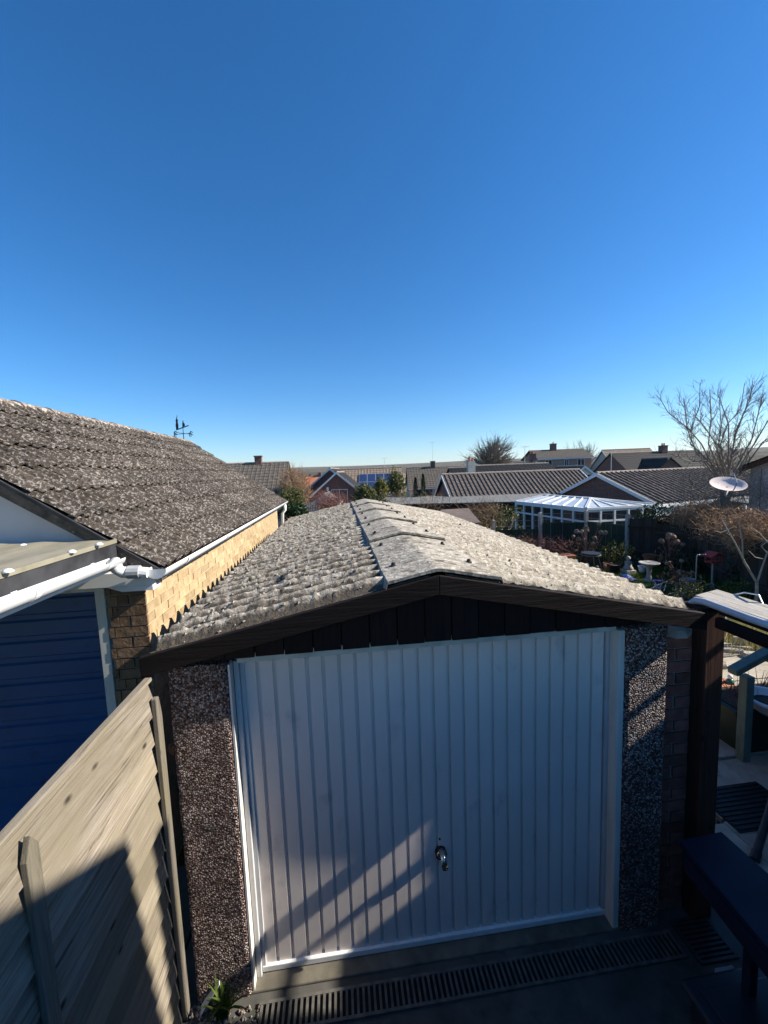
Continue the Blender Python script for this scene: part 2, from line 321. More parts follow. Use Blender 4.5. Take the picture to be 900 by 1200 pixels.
M_bark = pm('bare twig bark', (.17,.135,.105), (.29,.24,.19), 15, .9, .3, .004)
M_barkp = pm('pale branch bark', (.3,.26,.2), (.45,.4,.32), 18, .85, .3, .004)
M_twig = pm('brown twig', (.22,.135,.075), (.38,.25,.15), 11, .9, 0)
M_twigr = pm('red brown twig', (.17,.075,.06), (.27,.13,.1), 11, .9, 0)
M_leafd = leaf_mat('dark evergreen leaf', (.012,.03,.010), (.03,.06,.02))
M_leafo = leaf_mat('olive leaf', (.06,.075,.02), (.13,.13,.045))
M_leafy = leaf_mat('yellow green leaf', (.10,.11,.02), (.2,.18,.05))
M_leafb = leaf_mat('brown dry leaf', (.22,.125,.06), (.38,.23,.12))
M_grass = leaf_mat('grass blade', (.045,.09,.012), (.12,.17,.03), .35)
M_straw = leaf_mat('straw grass blade', (.25,.22,.08), (.42,.38,.16), .3)
M_head = pm('dry flower head', (.24,.165,.11), (.4,.3,.21), 30, .95, .5, .01)
M_red = pm('red painted wood', (.35,.03,.025), (.45,.05,.04), 9, .6, .1, .004)
M_tarp = pm('blue tarpaulin', (.01,.04,.2), (.02,.06,.28), 5, .4, .3, .01)
M_glass = glass_mat('glass', alpha=.35)
M_glassd = glass_mat('dark window glass', alpha=1.0, col=(.02,.025,.03))
M_croof = pm('polycarbonate roof', (.38,.41,.44), (.47,.5,.53), 3, .25, 0, spec=.5)
M_ptile = lichen_mat('bungalow tile', (.10,.082,.07), (.15,.125,.105), (.26,.24,.21), (.035,.03,.028), 5, (.56,.7), 4, (.62,.75))
M_btile = pm('black slate tile', (.006,.006,.007), (.011,.011,.012), 4, .7, .1)
M_gtile = pm('grey brown tile', (.07,.06,.05), (.11,.095,.08), 3, .9, .2, spots=(.15,.135,.11), sscale=6)
M_ttile = pm('tan tile', (.17,.13,.095), (.24,.185,.14), 3, .9, .2)
M_redbrick = brick_far_mat('red brick wall', (.13,.05,.038), (.17,.07,.05), (.2,.17,.15))
M_housebrick = brick_far_mat('house brick wall', (.3,.18,.12), (.36,.23,.15), (.4,.37,.32))
M_creamwall = pm('cream wall', (.5,.45,.37), (.6,.55,.46), 2, .9, .1)
M_felt = pm('grey roofing felt', (.12,.12,.115), (.18,.18,.17), 3, .9, .2, .004, spots=(.1,.105,.08), sscale=3)
M_bfelt = pm('brown roofing felt', (.11,.085,.07), (.16,.125,.105), 4, .95, .3, .004)
M_pink = pm('pinkish shed wall', (.55,.46,.43), (.66,.57,.53), 4, .9, .2, .004, spots=(.4,.35,.3), sscale=10, slo=.62, shi=.72)
M_solar = pm('solar cell', (.02,.035,.09), (.03,.05,.12), 5, .15, 0, spec=.6)
M_alu = pm('aluminium', (.5,.5,.5), (.6,.6,.6), 9, .4, 0, metal=.8)
# ================================================================== SETTING
def axis_pts(lo, hi, d0, g):
    p = [0.0]; d = d0
    while p[-1] < hi: p.append(p[-1]+d); d *= g
    q = [0.0]; d = d0
    while q[-1] > lo: q.append(q[-1]-d); d *= g
    return sorted(set(q+p))
def make_ground():
    xs = axis_pts(-4000, 4000, .5, 1.075); ys = axis_pts(-60, 5000, .5, 1.06); b = MB(); n = len(ys)
    for x in xs:
        for y in ys: b.v.append(V((x, y, terr(x, y)-.03)))
    for i in range(len(xs)-1):
        for j in range(n-1): a = i*n+j; b.f.append((a, a+n, a+n+1, a+1)); b.m.append(0)
    m, N, L, bs = new_mat('ground mix'); co = coords(N, L, (1,1,1), 'World')
    n1 = noise_n(N, L, co, .5, 6); r1 = ramp(N, [(.4, (.05,.037,.026)), (.58, (.055,.07,.022))]); L.new(n1, r1.inputs[0])
    n2 = noise_n(N, L, coords(N, L, (.006,.012,1), 'World'), 1, 3, .5, .6); r2 = ramp(N, [(.3, (.045,.045,.038)), (.48, (.075,.07,.05)), (.55, (.1,.085,.065)), (.62, (.2,.18,.15)), (.66, (.05,.05,.04))]); L.new(n2, r2.inputs[0])
    g = N.new('ShaderNodeNewGeometry'); sx = N.new('ShaderNodeSeparateXYZ'); L.new(g.outputs['Position'], sx.inputs[0]); mr = N.new('ShaderNodeMapRange'); mr.inputs[1].default_value = 150; mr.inputs[2].default_value = 400; L.new(sx.outputs[1], mr.inputs[0])
    L.new(mixc(N, L, r1.outputs[0], r2.outputs[0], mr.outputs[0]), bs.inputs['Base Color']); bs.inputs['Roughness'].default_value = 1; bs.inputs['Specular IOR Level'].default_value = 0
    o = part('ground', b, m, sm=True); tag(o, 'garden soil and rough land falling away to low hills', 'ground', kind='structure')
make_ground()
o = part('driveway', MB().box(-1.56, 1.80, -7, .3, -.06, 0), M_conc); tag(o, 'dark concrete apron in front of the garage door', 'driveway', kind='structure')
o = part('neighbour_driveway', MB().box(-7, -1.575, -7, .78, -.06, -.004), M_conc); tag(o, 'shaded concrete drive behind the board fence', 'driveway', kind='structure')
# paving slabs of the side path
sl = thing('path', 'sunlit path of worn square paving slabs beside the garage', 'path', (2.9, 2, 0)); sl['kind'] = 'structure'; del sl['category']
sm_ = []
for k in range(4):
    b = MB(); q = .29; j = [RND.uniform(-.012, .012) for _ in range(8)]
    b.prism([V((-q+j[0], -q+j[1], 0)), V((q+j[2], -q+j[3], 0)), V((q+j[4], q+j[5], 0)), V((-q+j[6], q+j[7], 0))], (0,0,.045)); sm_.append(mesh('slab', b, M_slab))
for i in range(6):
    for j in range(10):
        x = 2.11+.6*i; y = -1.0+.6*j
        inst('slab', sm_[(i*3+j) % 4], (x, y, terr(x, y)-.022), sl, (RND.uniform(-.012,.012), RND.uniform(-.012,.012)-.0, RND.uniform(-.02,.02)))

# ================================================================== OWNER'S GARAGE
PIT = .2087
G = thing('garage', 'prefabricated garage with white ribbed up-and-over door and lichened corrugated roof', 'garage', (0, 0, 0))
def pillar(x0, x1):
    b = MB(); nz_ = 60; nx = 8; r = .02
    # rounded-corner pebble column, slightly uneven
    prof = [(x0, .10), (x0, -.08+r), (x0+r*.3, -.08+r*.3), (x0+r, -.08), ((x0*2+x1)/3, -.08), ((x0+x1*2)/3, -.08), (x1-r, -.08), (x1-r*.3, -.08+r*.3), (x1, -.08+r), (x1, .10)]
    for i in range(nz_+1):
        z = -.02 + 1.963*i/nz_
        for (x, y) in prof:
            n = noise.noise(V((x*9, z*9, y*9)))*.004; b.v.append(V((x + n, y + n, z)))
    k = len(prof)
    for i in range(nz_):
        for j in range(k): a = i*k+j; c = i*k+(j+1) % k; b.f.append((a, c, c+k, a+k)); b.m.append(0)
    b.f.append(tuple(nz_*k+j for j in range(k))); b.m.append(0)
    return part('front_pillar', b, M_peb, G)
pillar(-1.405, -1.108); pillar(1.108, 1.372)
for s in (-1, 1): part('side_wall', MB().box(s*1.37-.035, s*1.37+.035, .11, 5.6, -.02, 2.03), M_peb, G)
part('rear_wall', MB().box(-1.33, 1.33, 5.52, 5.6, -.02, 2.05), M_peb, G)
# ribbed door: one pressed sheet
def rib_door():
    n = 24; x0, x1 = -1.055, 1.055; p = (x1-x0)/n; pts = []
    for i in range(n):
        a = x0+i*p; pts += [(a, .020), (a+p*.76, .020), (a+p*.79, .037), (a+p*.95, .037), (a+p*.985, .020)]
    pts.append((x1, .02)); b = MB()
    zs = [.055, .3, .6, .9, 1.2, 1.5, 1.915]
    for z in zs:
        for (x, y) in pts: b.v.append(V((x, y + .003*noise.noise(V((x*2, z*2, 0))), z)))
    k = len(pts)
    for i in range(len(zs)-1):
        for j in range(k-1): a = i*k+j; b.f.append((a, a+1, a+k+1, a+k)); b.m.append(0)
    return b
D = part('garage_door', rib_door(), M_door, G)
part('bottom_rail', MB().box(-1.065, 1.065, .004, .05, .02, .058), M_white, D, bevel=.005)
part('edge_stile', MB().box(-1.065, -1.045, .008, .05, .06, 1.915), M_steel, D); part('edge_stile', MB().box(1.045, 1.065, .008, .05, .06, 1.915), M_steel, D)
part('door_back', MB().box(-1.06, 1.06, .05, .06, .02, 1.92), M_steel, D)
hx, hz = atY(517, 1000, 0).x, atY(517, 1000, 0).z
H = part('handle', MB().tube([(hx, .02, hz), (hx, -.012, hz), (hx, -.014, hz)], [.026, .026, .016], 16).tube([(hx-.004, -.01, hz+.03), (hx, -.055, hz+.024), (hx+.002, -.075, hz-.004)], [.015, .015, .016], 12), M_chrome, D, sm=True)
part('lock_barrel', MB().tube([(hx+.002, -.07, hz-.006), (hx+.003, -.088, hz-.012)], [.0185, .0165], 14).tube([(hx, .021, hz-.004), (hx, -.006, hz-.004)], .034, 18), M_black, H)
part('lock_face', MB().tube([(hx+.003, -.086, hz-.0115), (hx+.003, -.0895, hz-.0125)], .0075, 10), M_chrome, H)
part('keyhole', MB().tube([(hx-.002, .022, hz+.075), (hx-.002, .015, hz+.075)], .006, 8), M_black, D)
part('door_frame', MB().box(-1.095, -1.067, -.012, .06, .0, 1.92), M_steel, G, bevel=.004)
part('door_frame', MB().box(1.067, 1.106, -.066, .06, .0, 1.93), M_whitew, G, bevel=.004)
part('frame_bead', MB().box(-1.1065, -1.096, -.07, -.014, .0, 1.93), M_whitew, G)
part('door_head', MB().box(-1.066, 1.066, -.045, .06, 1.921, 1.972), M_greenish, G, bevel=.004)
part('threshold', MB().box(-1.13, 1.13, -.075, .1, -.02, .016), M_sill, G, bevel=.008)
# gable boards
ZA, ZE = 2.345, 2.03
nb = 19; bw = 2.8/nb
for i in range(nb):
    xa = -1.4+i*bw+.002; xb = xa+bw-.006; z0 = 1.974
    za_, zb_ = ZA-PIT*abs(xa)-.03, ZA-PIT*abs(xb)-.03
    yy = -.105 + (.006 if i % 2 else 0)
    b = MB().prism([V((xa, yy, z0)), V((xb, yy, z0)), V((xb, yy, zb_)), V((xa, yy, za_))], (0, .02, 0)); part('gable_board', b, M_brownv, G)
# bargeboards
for s in (-1, 1):
    xe = 1.495 if s < 0 else 1.55; dz = .105
    poly = [V((0, -.142, ZA)), V((s*xe, -.142, ZA-PIT*xe)), V((s*xe, -.142, ZA-PIT*xe-dz*.95)), V((0, -.142, ZA-dz))]
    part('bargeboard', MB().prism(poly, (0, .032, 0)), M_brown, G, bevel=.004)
# corrugated sheets
RZ = 2.353
def roof_z(x, y, s):
    a = abs(x); z = RZ - PIT*a + (.008+.025*smooth(.18, .33, a))*cos(2*pi*y/.152)
    n1 = noise.noise(V((x*14+s*7, y*14, 1.7))); n2 = noise.noise(V((x*34, y*34, 4.1+s))); n3 = noise.noise(V((x*3.1, y*3.1, 9)))
    lf = .25+.75*smooth(.26, .4, a)
    if s < 0:
        z += lf*(.35+.65*(cos(2*pi*y/.152) > -.2))*(max(0, n1+.25*n3)*.012 + max(0, noise.noise(V((x*44, y*44, 7)))-.1)*.022) + lf*n2*.004
    else:
        z += lf*(max(0, n1-.1+.2*n3)*.014 + n2*.0055 + max(0, noise.noise(V((x*40, y*40, 7)))-.2)*.018)
    return z
def sheet(s, ya, yb):
    nu, nv = 122, int((yb-ya)/.0127); x0, x1 = .04, (1.46 if s < 0 else 1.515); b = MB()
    def fn(u, v):
        x = s*(x0+(x1-x0)*u); y = ya+(yb-ya)*v
        if u == 1: x += s*.012*noise.noise(V((y*9, 0, 3)))
        return V((x, y, roof_z(x, y, s)))
    b.grid(fn, nu, nv)
    if s > 0: b.f = [tuple(reversed(f)) for f in b.f]
    b.f = [tuple(reversed(f)) for f in b.f]
    # eave and verge edges have a thickness
    e = nu*(nv+1); k = len(b.v)
    for j in range(nv+1): b.v.append(b.v[e+j] + V((0, 0, -.016)))
    for j in range(nv): b.f.append((e+j, e+j+1, k+j+1, k+j)); b.m.append(0)
    k = len(b.v)
    for i in range(nu+1): b.v.append(b.v[i*(nv+1)] + V((0, 0, -.018)))
    for i in range(nu): b.f.append((i*(nv+1), (i+1)*(nv+1), k+i+1, k+i)); b.m.append(0)
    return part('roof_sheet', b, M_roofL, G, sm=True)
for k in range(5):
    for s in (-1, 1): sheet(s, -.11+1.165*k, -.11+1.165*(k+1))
# ridge caps
def cap(k):
    ya, yb = -.13+1.165*k, -.13+1.165*(k+1)+.09; b = MB(); ny = 14; xs = [-.285, -.27, -.2, -.12, -.06, -.012, 0, .012, .06, .12, .2, .28, .345, .36]
    T = []
    for j in range(ny+1):
        t = j/ny; y = ya+(yb-ya)*t; row = []
        for x in xs:
            a = abs(x); z = RZ+.030 - PIT*a - .004*math.exp(-(a/.015)**2) + (.024*(1-t) if k else 0) + .003*noise.noise(V((x*6, y*6, k)))
            if x in (-.285, .36): z -= .045
            row.append(V((x*(1+.02*noise.noise(V((y*3, k, 0)))), y, z)))
        T.append(row)
    n = len(xs)
    for row in T: b.v += row
    for j in range(ny):
        for i in range(n-1): a = j*n+i; b.f.append((a, a+1, a+n+1, a+n)); b.m.append(0)
    m = len(b.v); b.v += [p+V((0,0,-.016)) for p in T[0]]
    for i in range(n-1): b.f.append((m+i, m+i+1, i+1, i)); b.m.append(0)
    o = part('ridge_cap', b, M_cap, G, sm=False)
    for (bx, by) in ((-.2, ya+.28), (.26, ya+.30), (-.2, ya+.95), (.26, ya+.92)):
        z = RZ+.030-PIT*abs(bx)+(.024*(1-(by-ya)/(yb-ya)) if k else 0); part('bolt', MB().lathe((bx, by, z-.004), [(.02, 0), (.021, .006), (.012, .012), (.011, .022), (.004, .026)], 8), M_black, o)
for k in range(5): cap(k)
for (bx, by) in ((.98, .25), (1.2, 1.0), (.8, 1.9), (-.9, .6), (-1.15, 1.7), (1.05, 2.9)):
    part('roof_bolt', MB().lathe((bx, by, roof_z(bx, by, 1 if bx > 0 else -1)-.005), [(.022, 0), (.022, .008), (.012, .014), (.011, .024), (.004, .028)], 8), M_black, G)
def moss(s, n, seed, smin, smax):
    r = random.Random(seed); b = MB(); i = 0
    while i < n:
        x = s*r.uniform(.38, 1.45); y = r.uniform(-.09, 5.6); i += 1
        if noise.noise(V((x*2.3, y*2.3, 5))) + r.uniform(-.5, .5) < -.1: continue
        q = r.uniform(smin, smax)*(1.4 if r.random() < .06 else 1); c = V((x, y, roof_z(x, y, s)+q*.15)); k = [r.uniform(.55, 1.3) for _ in range(6)]
        n0 = len(b.v); b.v += [c+V((q*k[0], 0, q*.1)), c+V((0, q*k[1], -q*.1)), c+V((-q*k[2], 0, q*.1)), c+V((0, -q*k[3], 0)), c+V((q*.2*k[5], 0, q*.75*k[4])), c-V((0, 0, q*.6))]
        for f in ((0,1,4), (1,2,4), (2,3,4), (3,0,4), (1,0,5), (2,1,5), (3,2,5), (0,3,5)): b.f.append(tuple(n0+j for j in f)); b.m.append(0)
    part('moss', b, M_moss, G, kind='stuff', label='dry grey moss cushions growing on the corrugated sheets')
moss(-1, 3600, 5, .004, .013); moss(1, 1500, 6, .004, .009)
part('gable_backing', MB().prism([V((-1.40, -.034, 1.976)), V((1.40, -.034, 1.976)), V((1.40, -.034, ZA-PIT*1.4-.045)), V((0, -.034, ZA-.045)), V((-1.40, -.034, ZA-PIT*1.4-.045))], (0, .02, 0)), M_brownv, G)
part('gable_rear', MB().prism([V((-1.4, 5.5, 2.0)), V((1.4, 5.5, 2.0)), V((0, 5.5, 2.29))], (0, .05, 0)), M_brownv, G)

# ================================================================== GATEWAY beside the garage
GW = thing('gate_frame', 'dark brown timber post and beam with a white pipe, against a red brick pier', 'gate frame', (1.65, -.02, 0))
bm_ = {}
def brick_mesh(l, mat, seed):
    r = random.Random(seed); b = MB(); h = .065; d = .02
    a = [r.uniform(-.002, .002) for _ in range(8)]
    b.prism([V((-l/2+a[0], 0, a[1])), V((l/2+a[2], 0, a[3])), V((l/2+a[4], 0, h+a[5])), V((-l/2+a[6], 0, h+a[7]))], (0, d, 0)); return mesh('brick', b, mat)
PB = [brick_mesh(.205, M_brickr, i) for i in range(3)]; PH = [brick_mesh(.096, M_brickr, i+9) for i in range(3)]
part('pier_core', MB().box(1.376, 1.60, .004, .22, -.02, 1.87), M_mortard, GW)
for c in range(24):
    z = .005+c*.0765
    if c % 2: inst('brick', PB[c % 3], (1.484, -.008, z), GW)
    else: inst('brick', PH[c % 3], (1.428, -.008, z), GW); inst('brick', PH[(c+1) % 3], (1.542, -.008, z), GW)
part('mortar_cap', MB().lathe((1.50, .04, 1.838), [(.09, 0), (.094, .02), (.07, .04), (.03, .05)], 9), M_cpost, GW)
part('post', MB().box(1.598, 1.722, -.09, .06, -.02, 2.005), M_post, GW, bevel=.006)
part('beam', MB().box(1.585, 1.625, -2.6, -.15, 1.94, 2.0), M_brownv, GW, bevel=.005)
part('beam_end', MB().box(1.565, 1.70, -.09, .05, 2.007, 2.03), M_brown, GW)
part('top_plank', MB().obox(V((1.71, -1.30, 2.073)), V((0,1,0)), V((1,0,.18)).normalized(), V((-.18,0,1)).normalized(), 1.33, .075, .011), M_plank, GW, bevel=.003)
part('plank_bearer', MB().box(1.63, 1.70, -2.6, -.13, 2.008, 2.045), M_brownv, GW)
part('white_pipe', MB().tube([(1.60, .02, 1.985), (1.60, .02, 2.02), (1.605, -.005, 2.05), (1.615, -.06, 2.058)] + [(1.615+.004*sin(k), -.06-.25*k, 2.055-.004*(k % 2)) for k in range(1, 11)], .021, 12), M_pipe, GW, sm=True)
part('loose_wire', MB().tube([(1.775, -.25, 2.085), (1.80, -.2, 2.13), (1.80, -.12, 2.12), (1.775, -.06, 2.085)], .004, 6), M_white, GW)

# ================================================================== NEIGHBOUR'S GARAGE
NX, NY0, NY1, NE, NR = -1.85, .74, 6.85, 2.29, -3.75
NG = thing('neighbour_garage', 'buff brick garage with mossy brown tiled roof, white gutter and blue door', 'garage', (-3.75, .74, 0))
part('wall_core', MB().box(-1.90, NX-.008, NY0+.012, NY1, -.02, 2.19), M_mortar, NG)
part('wall_core', MB().box(-5.65, -5.55, NY0, NY1, -.02, 2.19), M_mortar, NG); part('rear_wall', MB().box(-5.549, -1.901, NY1-.1, NY1, -.02, 2.19), M_mortar, NG)
BB = []
def side_brick(l, seed, mat):   # brick whose face looks to +x, length along y
    r = random.Random(seed); a = [r.uniform(-.002, .002) for _ in range(8)]; h = .065; b = MB()
    b.prism([V((0, -l/2+a[0], a[1])), V((0, l/2+a[2], a[3])), V((0, l/2+a[4], h+a[5])), V((0, -l/2+a[6], h+a[7]))], (-.02, 0, 0)); return mesh('brick', b, mat)
SB = [side_brick(.215, i, M_brick) for i in range(4)]; SH = [side_brick(.1, i+20, M_brick) for i in range(2)]
count = 0; rest = MB()
for c in range(13):
    z = 2.195-.075*(c+1); y = NY0 + .004
    if c % 2: inst('brick', SH[c % 2], (NX, y+.052, z), NG); y += .1125
    k = 0
    while y+.2 < NY1:
        if y < 5.0: inst('brick', SB[(k+c) % 4], (NX+RND.uniform(-.002,.002), y+.1075, z), NG); count += 1
        else: rest.box(NX-.02, NX, y, y+.215, z, z+.065)
        y += .225; k += 1
part('far_bricks', rest, M_brick, NG, kind='stuff')
# front pier bricks
FB = [brick_mesh(.215, M_brickd, i+40) for i in range(3)]; FH = [brick_mesh(.1025, M_brickd, i+50) for i in range(3)]
part('front_pier', MB().box(-2.11, -1.86, NY0+.012, NY0+.2, -.02, 2.19), M_mortard, NG)
for c in range(14):
    z = 2.195-.075*(c+1)
    if c % 2: inst('brick', FH[c % 3], (-1.903, NY0-.004, z), NG); inst('brick', FB[c % 3], (-2.0, NY0-.003, z), NG, scale=(.0001+.30, 1, 1)); inst('brick', FH[(c+1) % 3], (-2.062, NY0-.004, z), NG, scale=(.5,1,1))
    else: inst('brick', FB[c % 3], (-1.96, NY0-.004, z), NG); inst('brick', FH[c % 3], (-2.09, NY0-.004, z), NG, scale=(.3,1,1))
# blue door with horizontal ribs
b = MB(); zz = [0]; prof = []
for i in range(14):
    z = .02+i*.152; prof += [(z, .84), (z+.095, .84), (z+.108, .856), (z+.14, .856)]
prof.append((2.15, .84))
for (z, y) in prof: b.v += [V((-5.0, y, z)), V((-2.178, y, z))]
for i in range(len(prof)-1): a = 2*i; b.f.append((a, a+1, a+3, a+2)); b.m.append(0)
part('blue_door', b, M_blue, NG)
part('door_frame', MB().box(-2.178, -2.115, .74, .88, -.02, 2.17), M_whitew, NG, bevel=.004); part('door_head', MB().box(-5.1, -2.18, .745, .9, 2.15, 2.2), M_whitew, NG)
part('soffit_board', MB().box(-5.4, -1.74, .60, .735, 2.205, 2.30), M_white, NG, bevel=.004)
part('soffit_corner', MB().prism([V((-2.02, .61, 2.204)), V((-1.74, .61, 2.204)), V((-1.74, .61, 2.17)), V((-1.93, .61, 2.17))], (0, .12, 0)), M_white, NG)
# gable (white render) and barge
TP = tan(radians(35)); rz = NE + TP*(-1.72-NR)
part('gable_wall', MB().prism([V((-5.55, NY0, 2.302)), V((-1.95, NY0, 2.302)), V((-1.95, NY0, 2.36)), V((NR, NY0, rz-.07)), V((-5.55, NY0, 2.36))], (0, .1, 0)), M_render, NG)
for s in (1, -1):
    ex = NR + s*(-1.70-NR)
    part('verge', MB().prism([V((NR, .66, rz-.02)), V((ex, .66, NE-.025)), V((ex, .66, NE-.075)), V((NR, .66, rz-.135))], (0, .078, 0)), M_under, NG)
    part('verge_line', MB().prism([V((NR, .645, rz+.012)), V((ex, .645, NE+.006)), V((ex, .645, NE-.02)), V((NR, .645, rz-.016))], (0, .05, 0)), M_lead, NG)
    part('roof_deck', MB().prism([V((NR, .70, rz-.02)), V((ex, .70, NE-.02)), V((ex, .70, NE-.05)), V((NR, .70, rz-.05))], (0, 6.5, 0)), M_brownv if s > 0 else M_tile, NG)
# tiles: u along +y, v up the slope, n outwards
def tile_mesh(seed):
    r = random.Random(seed); b = MB(); W_, Lg = .30, .365; n = 12
    prof = []
    for i in range(n+1):
        t = i/n; h = .03*max(0, cos(2*pi*(2*t-.25)))**.8 if cos(2*pi*(2*t-.25)) > 0 else 0; prof.append((t*W_-W_/2+.002, h))
    for v, off in ((0, .043), (.12, .034), (.25, .023), (Lg, .004)):
        for (u, h) in prof: b.v.append(V((u, v+r.uniform(-.003,.003)*(v == 0), h+off+r.uniform(-.002,.002))))
    k = n+1
    for j in range(3):
        for i in range(n): a = j*k+i; b.f.append((a, a+1, a+k+1, a+k)); b.m.append(0)
    e = len(b.v)
    for (u, h) in prof: b.v.append(V((u, .004, h+.027)))
    for i in range(n): b.f.append((e+i, e+i+1, i+1, i)); b.m.append(0)
    return mesh('roof_tile', b, M_tile, sm=False)
TM = [tile_mesh(i) for i in range(5)]
c35, s35 = cos(radians(35)), sin(radians(35))
rotm = Matrix(((0, -c35, s35), (1, 0, 0), (0, s35, c35)))
for row in range(8):
    for colu in range(22):
        d = row*.309; y = .66+.15+colu*.2995
        p = V((-1.705-d*c35, y, NE-.012+d*s35))
        rr = rotm @ Matrix.Rotation(RND.uniform(-.012,.012), 3, 'Z') @ Matrix.Rotation(RND.uniform(-.01,.01), 3, 'X')
        inst('roof_tile', TM[RND.randrange(5)], p, NG, rr.to_euler())
def ridge_tile():
    b = MB(); n = 10; Lr = .47; R = .115
    for (y, k) in ((0, 1.06), (.05, 1.0), (Lr, .95)):
        for i in range(n+1):
            a = pi*(-.05+1.1*i/n); b.v.append(V((R*k*cos(a), y, R*k*.8*sin(a))))
    for j in range(2):
        for i in range(n): a = j*(n+1)+i; b.f.append((a, a+1, a+n+2, a+n+1)); b.m.append(0)
    b.f.append(tuple(reversed(range(n+1)))); b.m.append(0); return mesh('ridge_tile', b, M_ridge)
RM = ridge_tile()
for k in range(15): inst('ridge_tile', RM, (NR, .66+.445*k, rz-.055+RND.uniform(-.004,.004)), NG, (RND.uniform(-.01,.01), 0, RND.uniform(-.015,.015)))
# gutters
def gutter(p, q, r=.055, th=.004):
    p = V(p); q = V(q); a = (q-p).normalized(); sd = a.cross(V((0,0,1))).normalized(); b = MB(); n = 12
    for rr in (r, r-th):
        for e in (p, q):
            for i in range(n+1): t = pi*i/n; b.v.append(e + sd*(-rr*cos(t)) + V((0,0,-rr*sin(t))))
    k = n+1
    for i in range(n):
        b.f.append((i, i+1, k+i+1, k+i)); b.f.append((2*k+i, 3*k+i, 3*k+i+1, 2*k+i+1)); b.f.append((i, 2*k+i, 2*k+i+1, i+1)); b.f.append((k+i, k+i+1, 3*k+i+1, 3*k+i)); b.m += [0]*4
    b.f.append((0, k, 3*k, 2*k)); b.f.append((n, 2*k+n, 3*k+n, k+n)); b.m += [0, 0]
    return b
GU = part('gutter', gutter((-1.69, .56, 2.318), (-1.69, 7.0, 2.325), .064), M_white, NG, sm=True)
n = 14; b = MB(); b.f.append(tuple(range(n))); b.m.append(0); b.v += [V((-1.69+.065*cos(pi+pi*i/(n-1)), .558, 2.318+.065*sin(pi+pi*i/(n-1)))) for i in range(n)]
part('gutter_end', b, M_white, GU)
for k in range(6):
    y = .95+1.08*k; b = MB(); rr = .071
    for yy in (y, y+.035):
        for i in range(11): t = pi*i/10; b.v.append(V((-1.69-rr*cos(t), yy, 2.319+.0012*k-rr*sin(t))))
    for i in range(10): b.f.append((i, i+1, 12+i, 11+i)); b.m.append(0)
    part('gutter_bracket', b, M_white, GU)
part('fascia', MB().box(-1.785, -1.765, .61, 6.98, 2.196, 2.31), M_white, NG)
part('soffit', MB().box(-1.846, -1.786, .745, 6.9, 2.197, 2.215), M_white, NG)
part('gutter_outlet', MB().tube([(-1.70, 6.97, 2.25), (-1.70, 6.97, 2.13), (-1.76, 6.97, 2.06), (-1.80, 6.97, 1.2)], .034, 10), M_white, NG, sm=True)
# weather vane
vb = V((NR+.02, 7.0, rz+.0)); VK = .66
WV = thing('weathervane', 'black iron weathervane with small figures on the tiled garage ridge', 'weathervane', vb)
part('spindle', MB().tube([vb-V((0,0,.03)), vb+V((0,0,.52))], [.014, .009], 8), M_black, WV)
dx = V((.93, -.36, 0)); dy = V((.36, .93, 0))
part('compass_arm', MB().bar(vb+V((0,0,.22))-dx*.3, vb+V((0,0,.22))+dx*.3, .014, .014), M_black, WV); part('compass_arm', MB().bar(vb+V((0,0,.235))-dy*.3, vb+V((0,0,.235))+dy*.3, .014, .014), M_black, WV)
for (e, sg) in ((dx, 1), (dx, -1), (dy, 1), (dy, -1)):
    c = vb+V((0,0,.22))+e*(sg*.32); part('compass_letter', MB().bar(c+V((-.03,0,-.06)), c+V((-.03,0,.07)), .012, .02).bar(c+V((-.03,0,.06)), c+V((.04,0,.02)), .012, .02).bar(c+V((-.03,0,-.05)), c+V((.04,0,-.05)), .012, .02), M_black, WV)
part('pointer', MB().bar(vb+V((0,0,.42))-dx*.26+V((0,0,-.06)), vb+V((0,0,.42))+dx*.22+V((0,0,.05)), .014, .03), M_black, WV)
c = vb+V((0,0,.42))-dx*.22
part('figure', MB().prism([c+dx*t+V((0,0,h)) for t, h in ((-.045,-.04), (.035,-.03), (.05,.1), (.03,.2), (.05,.23), (.02,.3), (.035,.42), (-.005,.3), (-.04,.24), (-.03,.18), (-.055,.08))], dy*.012), M_black, WV)
c = vb+V((0,0,.47))+dx*.02
part('figure', MB().prism([c+dx*t+V((0,0,h)) for t, h in ((-.04,-.03), (.05,-.01), (.06,.06), (.02,.1), (.0,.19), (-.03,.08))], dy*.012), M_black, WV)

for ch in WV.children: 
    for v_ in ch.data.vertices: v_.co *= VK
    ch.location = ch.location*VK
# ================================================================== CARPORT in front of the blue door
CP = thing('carport', 'lean-to carport roof of mossy clear sheeting with a white gutter, before the blue door', 'carport', (-3.2, -1, 0))
b = MB()
def cpz(x, y): return 2.508 + .022*(-1.98-x) + .007*sin(2*pi*y/.16*1.0)*0 + .004*cos(2*pi*x/.3)
b.grid(lambda u, v: V((-1.965-3.3*u, .655-3.6*v, cpz(-1.965-3.3*u, 0))), 110, 6)
nv_ = len(b.v); b.grid(lambda u, v: V((-1.965-3.3*u, .655-3.6*v, cpz(-1.965-3.3*u, 0)-.008)), 110, 6); b.f = [tuple(reversed(f)) if max(f) < nv_ else f for f in b.f]
b.f = [tuple(reversed(f)) for f in b.f]
b.box(-1.967, -1.955, -2.95, .655, 2.49, 2.516)
part('roof_sheet', b, M_cproof, CP, sm=False)
for (px, py) in ((27, 637), (84, 644), (116, 635.5), (9, 666)):
    p = atZ(px, py, 2.53); part('fixing_cap', MB().lathe((p.x, p.y, 2.512), [(.02, 0), (.021, .006), (.015, .013), (.006, .017)], 14), M_white, CP, sm=True)
part('edge_flashing', MB().box(-1.968, -1.958, -2.95, .655, 2.388, 2.486), M_lead, CP)
